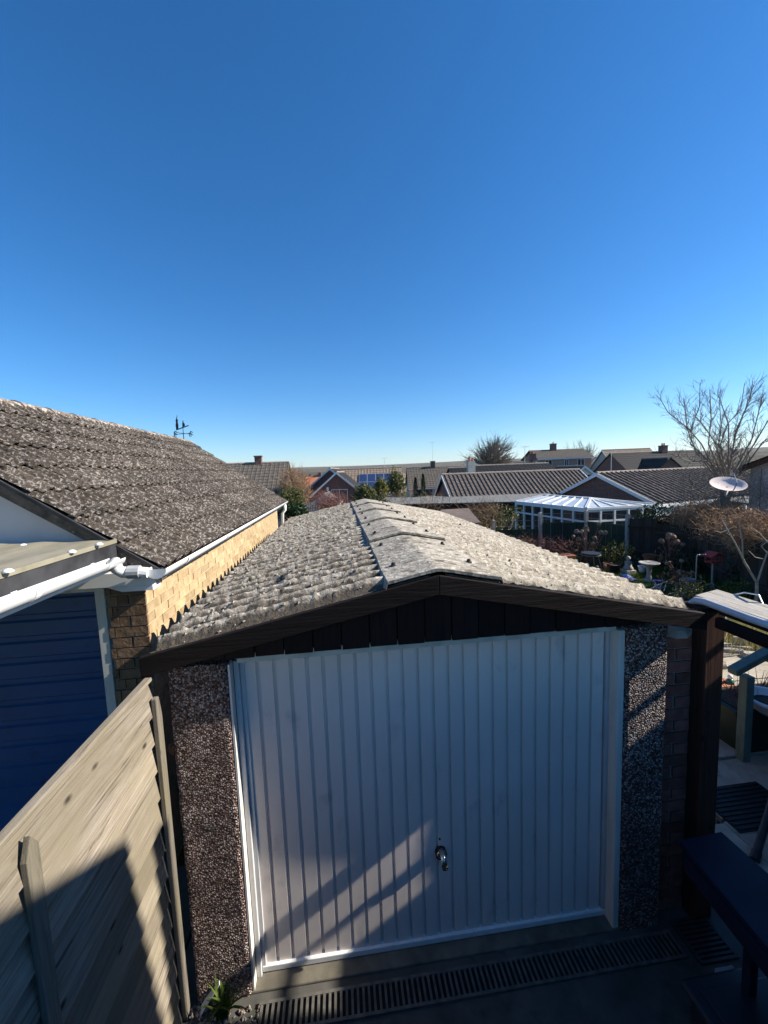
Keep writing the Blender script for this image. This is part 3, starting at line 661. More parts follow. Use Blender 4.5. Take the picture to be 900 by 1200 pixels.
part('wall_plate', MB().box(-2.07, -1.972, -2.95, .59, 2.36, 2.486), M_brownv, CP)
for k in range(4): part('rafter', MB().box(-5.2, -2.08, -.1-.9*k, -.04-.9*k, 2.37, 2.49), M_whitew, CP)
part('post', MB().box(-2.06, -1.98, -2.9, -2.8, -.02, 2.36), M_whitew, CP); part('post', MB().box(-5.25, -5.17, -2.9, -2.8, -.02, 2.4), M_whitew, CP)
CG = part('gutter', gutter((-1.905, -2.95, 2.425), (-1.905, .545, 2.41), .05), M_white, CP, sm=True)
for y in (.36, -.22, -.8, -1.5): part('gutter_bracket', gutter((-1.905, y, 2.4155-.0043*y), (-1.905, y+.035, 2.4155-.0043*y), .0555), M_white, CG)
part('gutter_elbow', MB().tube([(-1.905, .50, 2.40), (-1.905, .53, 2.34), (-1.88, .54, 2.315), (-1.80, .55, 2.31)], .036, 12), M_white, CG, sm=True)
part('gutter_joint', MB().tube([(-1.85, .545, 2.313), (-1.78, .55, 2.31)], .042, 12), M_grey, CG)
part('elbow_tip', MB().tube([(-1.79, .55, 2.31), (-1.735, .555, 2.30)], .033, 10), M_white, CG)
part('valance', MB().box(-1.95, -1.94, -2.9, .5, 2.33, 2.38), M_white, CP)

# ================================================================== BOARD FENCE on the left
F = thing('board_fence', 'weathered horizontal board fence running from the garage corner', 'fence', (-1.5, -1.4, 0))
nbd = 13; hb = 1.845/nbd
for i in range(nbd):
    z = .05+i*hb; b = MB(); n = 26; y0, y1 = -3.0, -.104
    for j in range(n+1):
        y = y0+(y1-y0)*j/n; wv = .007*noise.noise(V((y*1.7, i*3.1, 0))); wx = .004*noise.noise(V((y*2.3, i*1.7, 5)))
        b.v += [V((-1.449+wx, y, z+wv-.012)), V((-1.472+wx, y, z+hb+wv+.006)), V((-1.483, y, z+hb+wv+.006)), V((-1.483, y, z+wv-.012))]
    for j in range(n):
        for k in range(4): a = 4*j+k; c = 4*j+(k+1) % 4; b.f.append((a, c, c+4, a+4)); b.m.append(0)
    b.f.append((3,2,1,0)); b.f.append((4*n, 4*n+1, 4*n+2, 4*n+3)); b.m += [0, 0]
    b.f = [tuple(reversed(f)) for f in b.f]
    part('board', b, M_fence, F)
part('cap_rail', MB().bar((-1.463, -3.0, 1.912), (-1.463, -.102, 1.922), .034, .02), M_fence, F, bevel=.004)
part('batten', MB().box(-1.447, -1.425, -.165, -.132, .04, 1.83), M_fencev, F, bevel=.003); part('batten', MB().box(-1.447, -1.43, -.13, -.10, .02, 1.82), M_fencev, F, bevel=.003)
part('fence_post', MB().box(-1.556, -1.485, -.17, -.10, -.02, 1.83), M_fencev, F)
bt = atX(40, 990, -1.43); b = MB(); yb = bt.y
b.prism([V((-1.452, yb-.03, 1.02)), V((-1.452, yb+.022, 1.02)), V((-1.452, yb+.022, bt.z-.01)), V((-1.452, yb-.005, bt.z+.035)), V((-1.452, yb-.03, bt.z-.03))], (.02, 0, 0)); part('batten', b, M_fencev, F, bevel=.003)
part('batten', MB().box(-1.454, -1.428, yb-.035, yb+.022, .03, 1.01), M_fencev, F, bevel=.003)
part('fence_post', MB().box(-1.556, -1.485, yb-.05, yb+.04, -.02, 1.8), M_fencev, F)
cp_ = atX(201, 877, -1.425); tag(part('clothes_peg', MB().box(-1.436, -1.425, cp_.y-.01, cp_.y+.012, cp_.z-.02, cp_.z+.02).box(-1.428, -1.412, cp_.y-.004, cp_.y+.004, cp_.z-.035, cp_.z+.01), M_terra), 'tiny faded red peg clipped to the end batten of the fence', 'peg')
# ================================================================== FOREGROUND DETAILS
# channel drain across the front of the door
DR = thing('channel_drain', 'long grey slotted drain channel set in concrete before the garage door', 'drain', (.2, -.19, 0))
part('pit', MB().box(-1.06, 1.40, -.245, -.135, .0015, .004), M_pit, DR)
part('drain_rim', MB().box(-1.06, 1.40, -.137, -.122, .002, .016), M_grate, DR); part('drain_rim', MB().box(-1.06, 1.40, -.262, -.247, .002, .016), M_grate, DR)
me = mesh('grate_bar', MB().box(-.0065, .0065, -.055, .055, 0, .012), M_grate)
for i in range(80): inst('grate_bar', me, (-1.045+.0308*i, -.192, .003), DR)
GD = thing('gully_grate', 'dark iron gully grate beside the brown post foot', 'drain', (1.55, -.2, 0))
part('pit', MB().box(1.46, 1.67, -.29, -.09, .0015, .004), M_pit, GD)
for (x0, x1, y0, y1) in ((1.445, 1.685, -.305, -.29), (1.445, 1.685, -.09, -.075), (1.445, 1.46, -.29, -.09), (1.67, 1.685, -.29, -.09)): part('rim', MB().box(x0, x1, y0, y1, .002, .016), M_iron, GD)
for i in range(8): part('grate_bar', MB().box(1.462, 1.668, -.279+.0245*i, -.267+.0245*i, .005, .014), M_iron, GD)
# gravel in the fence corner with a strap-leaved plant
b = MB(); r = random.Random(3)
for i in range(420):
    x = r.uniform(-1.44, -1.05); y = r.uniform(-.42, -.085)
    if x > -1.27 and y > -.13: continue
    s = r.uniform(.006, .014); c = V((x, y, s*.6)); k = [r.uniform(.6, 1.2) for _ in range(6)]
    v = [c+V((s*k[0],0,0)), c+V((0,s*k[1],0)), c+V((-s*k[2],0,0)), c+V((0,-s*k[3],0)), c+V((0,0,s*.8*k[4])), c-V((0,0,s*.6))]; n0 = len(b.v); b.v += v
    for q in ((0,1,4), (1,2,4), (2,3,4), (3,0,4), (1,0,5), (2,1,5), (3,2,5), (0,3,5)): b.f.append(tuple(n0+i_ for i_ in q)); b.m.append(r.randrange(2))
tag(part('gravel', b, [M_stone, pm('brown pebble', (.13,.09,.07), (.22,.16,.12), 40, .8, 0)]), 'brown and pale gravel scattered in the fence corner', 'gravel', kind='stuff')
def strap_plant(name, label, loc, n, L0, mat, seed, group=None, w_=.014):
    r = random.Random(seed); t = thing(name, label, 'plant', loc, group); loc = V(loc)
    for i in range(n):
        a = r.uniform(0, 2*pi); ln = L0*r.uniform(.6, 1.15); lean = r.uniform(.25, .95); b = MB(); sd = V((-sin(a), cos(a), 0)); d = V((cos(a), sin(a), 0)); o0 = loc+V((r.uniform(-.03,.03), r.uniform(-.03,.03), 0)); pts = []
        for k in range(6):
            s = k/5; p = o0 + d*(ln*lean*s*s*.9+.01*s) + V((0, 0, ln*(s-.45*lean*s*s*s))); ww = w_*(1-s**3)*.5+.0008; pts.append((p-sd*ww, p+V((0,0,-ww*.3)), p+sd*ww))
        for k in range(5):
            for j in (0, 1): b.face([pts[k][j], pts[k][j+1], pts[k+1][j+1], pts[k+1][j]])
        part('leaf', b, mat, t)
    return t
gp_ = atZ(262, 1190, 0); strap_plant('daffodil_clump', 'clump of green strap leaves growing at the pebbled pillar foot', (gp_.x, gp_.y, 0), 26, .2, M_grass, 4)
cp2 = atZ(246, 1180, 0); tag(part('plant_label', MB().obox(cp2+V((0,0,.06)), V((.6,.2,.77)).normalized(), V((-.3,.95,0)).normalized(), V((-.75,-.2,.6)).normalized(), .09, .022, .0012), M_white), 'white plastic plant label stuck in the gravel', 'plant label')
# blue bench, storage box, mat and tube at the right
BN = thing('blue_table', 'narrow navy blue painted table in the shade by the brown post', 'table', (1.5, -.8, 0))
part('table_top', MB().prism([V((1.325, -.245, .72)), V((1.605, -.232, .72)), V((1.66, -1.6, .72)), V((1.20, -1.6, .72))], (0, 0, .032)), M_navy, BN, bevel=.004)
part('apron', MB().bar((1.318, -.30, .672), (1.205, -1.55, .672), .02, .094), M_navy, BN); part('apron', MB().bar((1.60, -.30, .672), (1.645, -1.55, .672), .02, .094), M_navy, BN)
for (x, y) in ((1.37, -.62), (1.57, -.60), (1.27, -1.5), (1.6, -1.5)): part('leg', MB().box(x-.02, x+.02, y-.02, y+.02, 0, .719), M_navy, BN)
BX = thing('storage_box', 'grey violet plastic storage box with a lid, under the blue table', 'box', (1.33, -.75, 0))
bx0 = MB(); bx0.prism([V((1.12, -.98, 0)), V((1.56, -.98, 0)), V((1.56, -.55, 0)), V((1.12, -.55, 0))], (0, 0, .26)); part('tub', bx0, M_crate, BX, bevel=.02)
part('lid', MB().box(1.09, 1.59, -1.01, -.52, .262, .30), M_crate, BX, bevel=.015); part('lid_panel', MB().box(1.15, 1.53, -.95, -.58, .301, .309), M_crate, BX, bevel=.006); part('clip', MB().box(1.30, 1.40, -.525, -.508, .2, .298), M_grey, BX, bevel=.004); part('clip', MB().box(1.30, 1.40, -1.022, -1.005, .2, .298), M_grey, BX, bevel=.004)
mt = ground(872, 950); MT = thing('door_mat', 'black ribbed rubber mat lying on the shaded path', 'mat', (mt.x, mt.y, .025))
part('base', MB().box(mt.x-.26, mt.x+.36, mt.y-.2, mt.y+.22, .026, .034), M_black, MT)
for i in range(10): part('rib', MB().box(mt.x-.25, mt.x+.35, mt.y-.185+.041*i, mt.y-.165+.041*i, .034, .041), M_black, MT)
tb = atZ(884, 1008, .03); te = tb+V((.45, .25, .24))
tag(part('rain_pipe', MB().tube([tb, tb+(te-tb)*.12, tb+(te-tb)*.121, te], [.03, .03, .025, .025], 14), M_iron, sm=False), 'short length of dark pipe leaning at the path edge', 'pipe')
# sage green handrail and planter
gr = ground(870, 893); SR = thing('garden_handrail', 'sage green timber handrail with square posts beside the planter', 'handrail', (gr.x, gr.y, 0))
rx, ry = gr.x, gr.y
part('post', MB().box(rx-.04, rx+.04, ry-.04, ry+.04, 0, .86), M_sage, SR, bevel=.005); part('post', MB().box(rx+1.25, rx+1.33, ry+.1, ry+.18, 0, 1.3), M_sage, SR, bevel=.005)
p0 = atY(862, 785, ry); p1 = atY(902, 763, ry+.03); dd = (p1-p0)
part('rail', MB().bar(p0-dd*.1, p0+dd*3.8, .09, .06), M_sage, SR, bevel=.005)
PT = thing('garden_planter', 'dark green trough planter with dead stems behind the sage post', 'planter', (3.75, 1.3, 0))
px0, py0 = rx+.06, ry+.06
b = MB(); b.prism([V((px0, py0, 0)), V((px0+.9, py0, 0)), V((px0+.98, py0, .46)), V((px0-.09, py0, .46))], (0, .42, 0)); part('trough', b, M_dgreen, PT, bevel=.008)
part('soil', MB().box(px0-.03, px0+.92, py0+.03, py0+.39, .461, .47), M_earth, PT)
b = MB(); r = random.Random(8)
for i in range(110):
    p = V((px0+r.uniform(0, .9), py0+r.uniform(.04, .38), .47)); q = p+V((r.uniform(-.09,.09), r.uniform(-.09,.09), r.uniform(.05,.2))); b.tube([p, (p+q)/2+V((.01,.01,0)), q], [.004,.003,.001], 3, False)
part('dead_stems', b, M_twigr, PT, kind='stuff')
wp = atZ(893, 826, .56); WP = thing('white_pot', 'round glazed white bowl with a broad rim on the planter', 'pot', (wp.x+.1, wp.y, .47))
part('bowl', MB().lathe((wp.x+.1, wp.y, .471), [(.1, 0), (.16, .05), (.19, .12), (.215, .125), (.215, .15), (.185, .15), (.175, .12), (.15, .09)], 28), M_white, WP, sm=True); part('soil', MB().lathe((wp.x+.1, wp.y, .55), [(.15, 0), (.14, .02), (.02, .03)], 16), M_earth, WP)
# stones, boards, pots on the sunny path
def stone(name, label, c, sx, sy, sz, seed, mat=None, rz=0, group=None):
    r = random.Random(seed); b = MB(); n = 9
    prof = [(.86, 0), (1.0, .25), (.97, .7), (.8, .95), (.4, 1.0)]
    for rr, z in prof:
        for k in range(n):
            a = 2*pi*k/n; j = 1+.16*noise.noise(V((cos(a)*1.3+seed, sin(a)*1.3, z*1.5))); b.v.append(V(c)+V((sx*rr*j*cos(a)*cos(rz)-sy*rr*j*sin(a)*sin(rz), sx*rr*j*cos(a)*sin(rz)+sy*rr*j*sin(a)*cos(rz), sz*z*(1+.08*r.uniform(-1,1)))))
    for i in range(len(prof)-1):
        for k in range(n): k2 = (k+1) % n; b.f.append((i*n+k, i*n+k2, (i+1)*n+k2, (i+1)*n+k)); b.m.append(0)
    b.f.append(tuple((len(prof)-1)*n+k for k in range(n))); b.m.append(0)
    return tag(part(name, b, mat or M_stone, sm=False), label, 'stone', group)
def gz(px, py, h=0): p = ground(px, py); return V((p.x, p.y, p.z+.015))
for i, (px, py, sx, sy, sz) in enumerate(((838, 760, .12, .09, .1), (836, 772, .09, .1, .07), (843, 783, .11, .08, .09), (834, 792, .1, .07, .06), (856, 765, .2, .07, .06), (879, 772, .12, .1, .08))):
    stone('border_stone', ('biggest rough pale stone at the corner of the sunny path', 'rounded low stone touching the biggest path stone', 'rough stone beside the grey stone pot', 'flattest pale stone on the sunny paving', 'long narrow stone under the silvered plank', 'squat stone below the timber edging board')[i], gz(px, py), sx, sy, sz, i, None, i*.7, 'rough stones along the path edge')
def plank(label, p, q, w_, h): p = V(p); q = V(q); return tag(part('loose_plank', MB().bar(p+V((0,0,h/2)), q+V((0,0,h/2)), w_, h), M_plank, bevel=.004), label, 'plank')
p = gz(842, 764); plank('short silvered plank lying across stones on the path', p+V((-.1,.15,.07)), p+V((.42,-.12,.05)), .1, .03)
p = gz(858, 762); b = MB().bar(p+V((0,0,.1)), p+V((.95,-.25,.1)), .03, .2); o = part('sleeper_edge', b, M_plank, bevel=.005); tag(o, 'upright timber edging board of the raised bed', 'edging board')
p = gz(844, 806); tag(part('terracotta_shard', MB().prism([p+V((-.18,-.05,.02)), p+V((.1,-.14,.02)), p+V((.2,.02,.03)), p+V((-.1,.12,.1))], (0,0,.02)), M_terra), 'broken terracotta shard lying on the paving', 'shard')
p = gz(855, 806); GB = thing('glass_ornament', 'little green and white glass ornament standing on the path', 'ornament', p)
part('body', MB().lathe(p, [(.03, 0), (.045, .02), (.05, .06), (.03, .1), (.012, .11)], 14), pm('green glaze', (.03,.16,.14), (.05,.22,.18), 9, .15, 0, spec=.6), GB, sm=True); part('top', MB().lathe(p+V((0,0,.11)), [(.02, 0), (.03, .02), (.02, .045), (.004, .05)], 12), M_white, GB, sm=True)
def pot(label, c, r, h, mat, plant=None, group=None):
    c = V(c); t = thing('plant_pot', label, 'pot', c, group)
    part('pot', MB().lathe(c, [(r*.7, 0), (r*.95, h*.85), (r*1.05, h*.85), (r*1.07, h), (r*.95, h), (r*.9, h*.88)], 18), mat, t, sm=False)
    part('soil', MB().lathe(c+V((0,0,h*.86)), [(r*.9, 0), (r*.5, .01)], 12), M_earth, t); return t
pot('grey stone pot standing behind the brown post', gz(838, 752), .17, .26, M_stone); pot('tall galvanised grey pot at the edge of the dry grass', gz(837, 742), .14, .3, M_grey)
# ---------------- vegetation builders
def leaves(b, c, rx, ry, rz, n, s, seed, lump=.5):
    r = random.Random(seed); i = 0
    while i < n:
        d = V((r.gauss(0,1), r.gauss(0,1), r.gauss(0,1))).normalized(); k = r.random()**.45; ln = 1+lump*noise.noise(d*2.1+V((seed, 0, 0)))
        p = c + V((d.x*rx, d.y*ry, d.z*rz))*(k*ln)
        if noise.noise(p*(1.6/max(.2, min(rx, rz)))+V((0, seed, 0))) < -.22: i += 1; continue
        a = V((r.gauss(0,1), r.gauss(0,1), r.gauss(0,1))).normalized(); t = a.orthogonal().normalized(); sz = s*r.uniform(.6, 1.3); bb = a.cross(t)
        b.face([p-t*sz, p+bb*sz*.45, p+t*sz, p-bb*sz*.45]); i += 1
def bush(name, label, c, rx, ry, rz, n, s, mat, seed, cat='shrub', group=None, zg=None, stems=6, smat=None):
    c = V(c); zg = terr(c.x, c.y) if zg is None else zg; t = thing(name, label, cat, (c.x, c.y, zg), group); r = random.Random(seed)
    b = MB(); leaves(b, c, rx, ry, rz, n, s, seed); part('foliage', b, mat, t)
    for i in range(stems):
        a = r.uniform(0, 2*pi); e = c+V((cos(a)*rx*.6, sin(a)*ry*.6, rz*r.uniform(.0, .6))); o = V((c.x+cos(a)*rx*.08, c.y+sin(a)*ry*.08, zg-.03)); part('stem', MB().tube([o, (o+e)/2+V((0,0,.05)), e], [.03*rx+.006, .02*rx+.004, .004], 5), smat or M_bark, t)
    return t
def twig_mass(b, c, rx, ry, rz, n, ln, rad, seed, updir=.6, droop=0):
    r = random.Random(seed)
    for i in range(n):
        d = V((r.gauss(0,1), r.gauss(0,1), r.gauss(0,1))).normalized()*(r.random()**.4); p = V(c)+V((d.x*rx, d.y*ry, d.z*rz))
        q = V((r.gauss(0,1), r.gauss(0,1), r.gauss(0,.7)+updir)).normalized()*ln*r.uniform(.5, 1.3); m = p+q*.5+V((r.uniform(-1,1), r.uniform(-1,1), r.uniform(-1,1)))*ln*.12
        b.tube([p, m, p+q+V((0,0,-droop*ln))], [rad, rad*.7, rad*.3], 3, False)
def twig_bush(name, label, c, rx, ry, rz, n, ln, rad, mat, seed, cat='shrub', group=None, updir=.6, leafmat=None, nl=0, ls=.03):
    c = V(c); zg = terr(c.x, c.y); t = thing(name, label, cat, (c.x, c.y, zg), group); b = MB(); twig_mass(b, c, rx, ry, rz, n, ln, rad, seed, updir); part('twigs', b, mat, t)
    r = random.Random(seed+1)
    for i in range(5):
        a = r.uniform(0, 2*pi); e = c+V((cos(a)*rx*.6, sin(a)*ry*.6, rz*.5)); o = V((c.x+cos(a)*rx*.1, c.y+sin(a)*ry*.1, zg-.03)); part('stem', MB().tube([o, (o+e)/2+V((0,0,.1)), e], [rad*3.5, rad*2.5, rad], 5), mat, t)
    if nl: b = MB(); leaves(b, c, rx, ry, rz, nl, ls, seed+5); part('dry_leaves', b, leafmat, t)
    return t
def grow(b, p, d, ln, r, lev, rg, spread, up, kink=.16, nch=3, minr=.003, sides=5):
    n = 4; pts = [V(p)]; rs = [r]; dd = V(d)
    for i in range(n):
        dd = (dd + V((rg.gauss(0,kink), rg.gauss(0,kink), rg.gauss(0,kink)*.6+up))).normalized(); pts.append(pts[-1]+dd*(ln/n)); rs.append(max(minr*.5, r*(1-.55*(i+1)/n)))
    b.tube(pts, rs, max(3, sides), False)
    if lev == 0: return
    for k in range(nch+rg.randrange(2)):
        t = rg.uniform(.35, 1.0); i = min(n-1, int(t*n)); q = pts[i].lerp(pts[i+1], t*n-i if t < 1 else 1); ax = V((rg.gauss(0,1), rg.gauss(0,1), rg.gauss(0,1))).normalized()
        nd = (dd + (ax - dd*ax.dot(dd)).normalized()*spread*rg.uniform(.5, 1.3)).normalized(); grow(b, q, nd, ln*rg.uniform(.55, .8), max(minr, rs[i]*.6), lev-1, rg, spread, up, kink, nch, minr, sides-1)
def bare_tree(name, label, base, trunk_h, r0, limbs, ln, lev, seed, mat, spread=.6, up=.08, lean=.6, group=None, minr=.004, nch=3, dome=False):
    base = V(base); t = thing(name, label, 'tree', base, group); rg = random.Random(seed); top = base+V((.03*trunk_h, 0, trunk_h))
    part('trunk', MB().tube([base-V((0,0,.1)), base+V((0,0,trunk_h*.4)), top+V((0,0,.02))], [r0*1.25, r0, r0*.8], 9), mat, t, sm=True)
    b = MB()
    for i in range(limbs):
        a = 2*pi*i/limbs+rg.uniform(-.3,.3); d = V((cos(a)*lean*rg.uniform(.5,1.2), sin(a)*lean*rg.uniform(.5,1.2), 1)).normalized(); d = V((rg.gauss(0,1), rg.gauss(0,1), abs(rg.gauss(0,1))-.12)).normalized() if dome else d; grow(b, top-V((0,0,trunk_h*.12*rg.random())), d, ln*rg.uniform(.8,1.15), r0*.6, lev, rg, spread, up, .13, nch, minr)
    part('crown', b, mat, t); return t
def blades(name, label, pts_fn, n, h, wd, mat, seed, parent=None):
    r = random.Random(seed); b = MB()
    for i in range(n):
        p = pts_fn(r)
        if p is None: continue
        a = r.uniform(0, 2*pi); q = h*r.uniform(.5, 1.4); d = V((cos(a), sin(a), 0)); s = V((-sin(a), cos(a), 0))*wd; b.face([p-s, p+s, p+d*q*.4+V((0,0,q))])
    return tag(part(name, b, mat), label, 'grass', kind='stuff')
# ---------------- own garden
lawn_pts = [ground(*q) for q in ((690, 690), (745, 678), (800, 690), (860, 705), (900, 720), (900, 770), (850, 745), (800, 712), (740, 702))]
b = MB(); b.prism([V((p.x, p.y, p.z-.02)) for p in lawn_pts], (0, 0, .03)); tag(part('lawn', b, pm('lawn soil', (.04,.06,.015), (.08,.09,.03), 5, 1, .3)), 'patch of sunlit lawn in the back garden', 'lawn', kind='structure')
def in_rect(x0, x1, y0, y1): return lambda r: (lambda x, y: V((x, y, terr(x, y)-.02)))(r.uniform(x0, x1), r.uniform(y0, y1))
blades('lawn_grass', 'short green grass of the back garden lawn', in_rect(3.5, 9.5, 3.6, 8.6), 40000, .075, .007, M_grass, 2)
pc = ground(868, 752); blades('dry_grass', 'tuft of straw coloured dry grass beyond the gateway beam', lambda r: pc+V((r.gauss(0,.35), r.gauss(0,.3), -.02)), 1600, .3, .006, M_straw, 5)
# bird bath
p = gz(760, 682); BBt = thing('bird_bath', 'pale stone bird bath on a turned pedestal in the garden', 'bird bath', p); K_ = .72
part('pedestal', MB().lathe(p, [(a*K_, c*K_) for a, c in ((.17, 0), (.17, .06), (.1, .1), (.07, .25), (.075, .4), (.11, .52), (.13, .56))], 16), M_stone, BBt, sm=True); part('bowl', MB().lathe(p+V((0,0,.561*K_)), [(a*K_, c*K_) for a, c in ((.13, 0), (.26, .05), (.33, .11), (.33, .13), (.28, .125), (.05, .07))], 24), M_stone, BBt, sm=True)
# bird table with red roof
p = gz(834, 690); BT = thing('bird_table', 'bird table with a red roof on a slim pale post', 'bird table', p)
part('post', MB().tube([p, p+V((0,0,.62))], .02, 8), M_barkp, BT); part('tray', MB().box(p.x-.13, p.x+.13, p.y-.1, p.y+.1, p.z+.62, p.z+.645), M_red, BT); 
for s in (-1, 1): part('roof', MB().prism([p+V((0,-.14,.86)), p+V((s*.18,-.14,.76)), p+V((s*.18,-.14,.775)), p+V((0,-.14,.88))], (0,.28,0)), M_red, BT)
for (x, y) in ((-.11,-.08), (.11,-.08), (-.11,.08), (.11,.08)): part('upright', MB().box(p.x+x-.01, p.x+x+.01, p.y+y-.01, p.y+y+.01, p.z+.645, p.z+.79), M_red, BT)
for k in range(3): part('foot', MB().bar(p+V((0,0,.12)), p+V((.2*cos(2.1*k), .2*sin(2.1*k), .0)), .03, .03), M_barkp, BT)
p = gz(815, 690); tag(part('shepherd_crook', MB().tube([p, p+V((0,0,.75)), p+V((.02,0,.8)), p+V((.25,0,.8))], .014, 6), M_alu), 'thin grey metal feeder hook standing by the bird table', 'feeder hook')
p = gz(736, 672); ST = thing('garden_statue', 'small pale seated stone statue on the back lawn border', 'statue', p)
part('figure', MB().lathe(p+V((0,0,.1)), [(a*.7, c*.7) for a, c in ((.16, 0), (.19, .06), (.13, .14), (.12, .26), (.14, .32), (.05, .37), (.075, .42), (.08, .48), (.04, .54))], 14), M_stone, ST, sm=True); part('plinth', MB().box(p.x-.14, p.x+.14, p.y-.14, p.y+.14, p.z-.02, p.z+.099), M_stone, ST, bevel=.01)
p = gz(733, 680); b = MB(); r = random.Random(12); b.grid(lambda u, v: p+V((.5*(u-.5), .35*(v-.5), .02+.12*max(0, 1-((u-.5)**2+(v-.5)**2)*4.3)*(1+.4*noise.noise(V((u*5, v*5, 2)))))), 14, 12); tag(part('tarpaulin', b, M_tarp), 'crumpled blue tarpaulin over a low heap', 'tarpaulin')
# kettle barbecue-like table and planters near the green fence
p = gz(692, 676); TBl = thing('garden_table', 'small dark garden table with splayed legs and a pale rim', 'table', p)
part('table_top', MB().lathe(p+V((0,0,.62)), [(.22, 0), (.25, .02), (.25, .04), (.23, .045)], 20), M_black, TBl); part('rim', MB().lathe(p+V((0,0,.606)), [(.22,0), (.256,.004), (.256,.012), (.22,.013)], 20), M_alu, TBl)
for s in (-1, 1):
    for q in (-1, 1): part('leg', MB().bar(p+V((s*.12, q*.1, .6)), p+V((s*.24, q*.2, 0)), .035, .035), M_black, TBl)
p = gz(657, 668); tag(part('terracotta_trough', MB().prism([p+V((-.4,-.15,0)), p+V((.35,-.15,0)), p+V((.4,-.17,.45)), p+V((-.45,-.17,.45))], (0,.34,0)), M_terra, bevel=.012), 'terracotta trough standing behind the garage roof edge', 'trough')
# green fence with concrete posts
tops = [atD(px, py, D) for px, py, D in ((578, 610, 15.2), (633, 601, 15.0), (687, 598.5, 14.6), (736, 603, 13.2))]
CPo = []
for i, p in enumerate(tops):
    g = terr(p.x, p.y); o = part('concrete_post', MB().box(p.x-.055, p.x+.055, p.y-.055, p.y+.055, g-.1, p.z).lathe((p.x, p.y, p.z), [(.05, 0), (.02, .03)], 4), M_cpost)
    tag(o, ('pale concrete post at the far end of the green fence', 'pale concrete post above the terracotta trough', 'pale concrete post behind the tall dry hydrangea', 'pale concrete post where green fence meets brown fence')[i], 'fence post', 'concrete posts of the green fence')
for i in range(3):
    a, c = tops[i], tops[i+1]; d = (c-a); d.z = 0; L_ = d.length; d.normalize(); n = V((-d.y, d.x, 0)); zt = min(a.z, c.z)-.36; g = terr((a.x+c.x)/2, (a.y+c.y)/2)-.02
    FP = thing('green_fence_panel', ('dark green board panel at the far end of the garden fence', 'dark green board panel behind the dry flower stems', 'dark green board panel beside the conservatory corner')[i], 'fence panel', ((a.x+c.x)/2, (a.y+c.y)/2, g), 'dark green garden fence panels')
    nb_ = 14; s0 = .06; wb = (L_-2*s0)/nb_
    for k in range(nb_): q = a+d*(s0+wb*(k+.5)); q.z = 0; part('board', MB().obox(V((q.x, q.y, (g+zt)/2))+n*(.006*(k % 2)), d, n, V((0,0,1)), wb/2-.003, .008, (zt-g)/2), M_gfence, FP)
    for zz in (zt+.12, zt+.33): part('top_wire', MB().tube([V((a.x, a.y, zz))+d*.06, V((c.x, c.y, zz))-d*.06], .005, 4), M_grey, FP)
    for k in range(5):
        q = a+d*(s0+(L_-2*s0)*(k+.5)/5); part('trellis_wire', MB().tube([V((q.x, q.y, zt)), V((q.x, q.y, zt+.33))], .0025, 3), M_grey, FP)
# brown fence from the last post, then along the right boundary
def board_fence(name, label, a, c, h, mat, group, bw=.15):
    a = V(a); c = V(c); d = c-a; d.z = 0; L_ = d.length; d.normalize(); n = V((-d.y, d.x, 0)); t = thing(name, label, 'fence panel', ((a.x+c.x)/2, (a.y+c.y)/2, terr((a.x+c.x)/2, (a.y+c.y)/2)), group); k_ = max(1, int(L_/bw)); w_ = L_/k_
    for k in range(k_):
        q = a+d*(w_*(k+.5)); g = terr(q.x, q.y)-.03; part('board', MB().obox(V((q.x, q.y, g+h/2))+n*(.007*(k % 2)), d, n, V((0,0,1)), w_/2-.002, .009, h/2+RND.uniform(-.01,.01)), mat, t)
    for zz in (.3, h-.3): part('rail', MB().bar(V((a.x, a.y, terr(a.x, a.y)+zz))-n*.04, V((c.x, c.y, terr(c.x, c.y)+zz))-n*.04, .04, .07), mat, t)
    return t
e0 = tops[3]; e1 = atD(808, 640, 11.8); e2 = atD(925, 660, 7.6)
LB = ['brown board fence panel next to the green fence end', 'brown board fence panel behind the bird bath', 'brown board fence panel under the dry hedge', 'brown board fence panel beside the bird table', 'brown board fence panel at the pale sapling']
segs = [(e0, e0.lerp(e1, .5)), (e0.lerp(e1, .5), e1), (e1, e1.lerp(e2, .34)), (e1.lerp(e2, .34), e1.lerp(e2, .67)), (e1.lerp(e2, .67), e2)]
for (a, c), l in zip(segs, LB): board_fence('brown_fence_panel', l, a, c, 1.4 if l == LB[0] else 1.25, M_bfence, 'brown boundary fence panels')
# dry hydrangea stems with round heads
def hydrangea(label, px, py, n, seed, hgt=.8, hr=.09):
    p = gz(px, py); t = thing('hydrangea', label, 'shrub', p); r = random.Random(seed)
    for i in range(n):
        a = r.uniform(0, 2*pi); q = p+V((cos(a)*r.uniform(.1,.55), sin(a)*r.uniform(.1,.4), hgt*r.uniform(.6,1.15))); s = part('stem', MB().tube([p+V((cos(a)*.05, sin(a)*.05, -.02)), (p+q)/2+V((0,0,.08)), q], [.012, .01, .007], 5), M_twigr, t)
        b = MB(); rr = hr*r.uniform(.7, 1.15)
        for k in range(60):
            d = V((r.gauss(0,1), r.gauss(0,1), r.gauss(0,1))).normalized(); c = q+d*rr*.85; u_ = d.orthogonal().normalized()*rr*.42; v_ = d.cross(u_).normalized()*rr*.42; b.face([c-u_, c-v_, c+u_, c+v_])
        part('flower_head', b, M_head, s)
    b = MB(); leaves(b, p+V((0,0,hgt*.35)), .5, .4, hgt*.35, 260, .05, seed); part('dry_leaves', b, M_leafb, t)
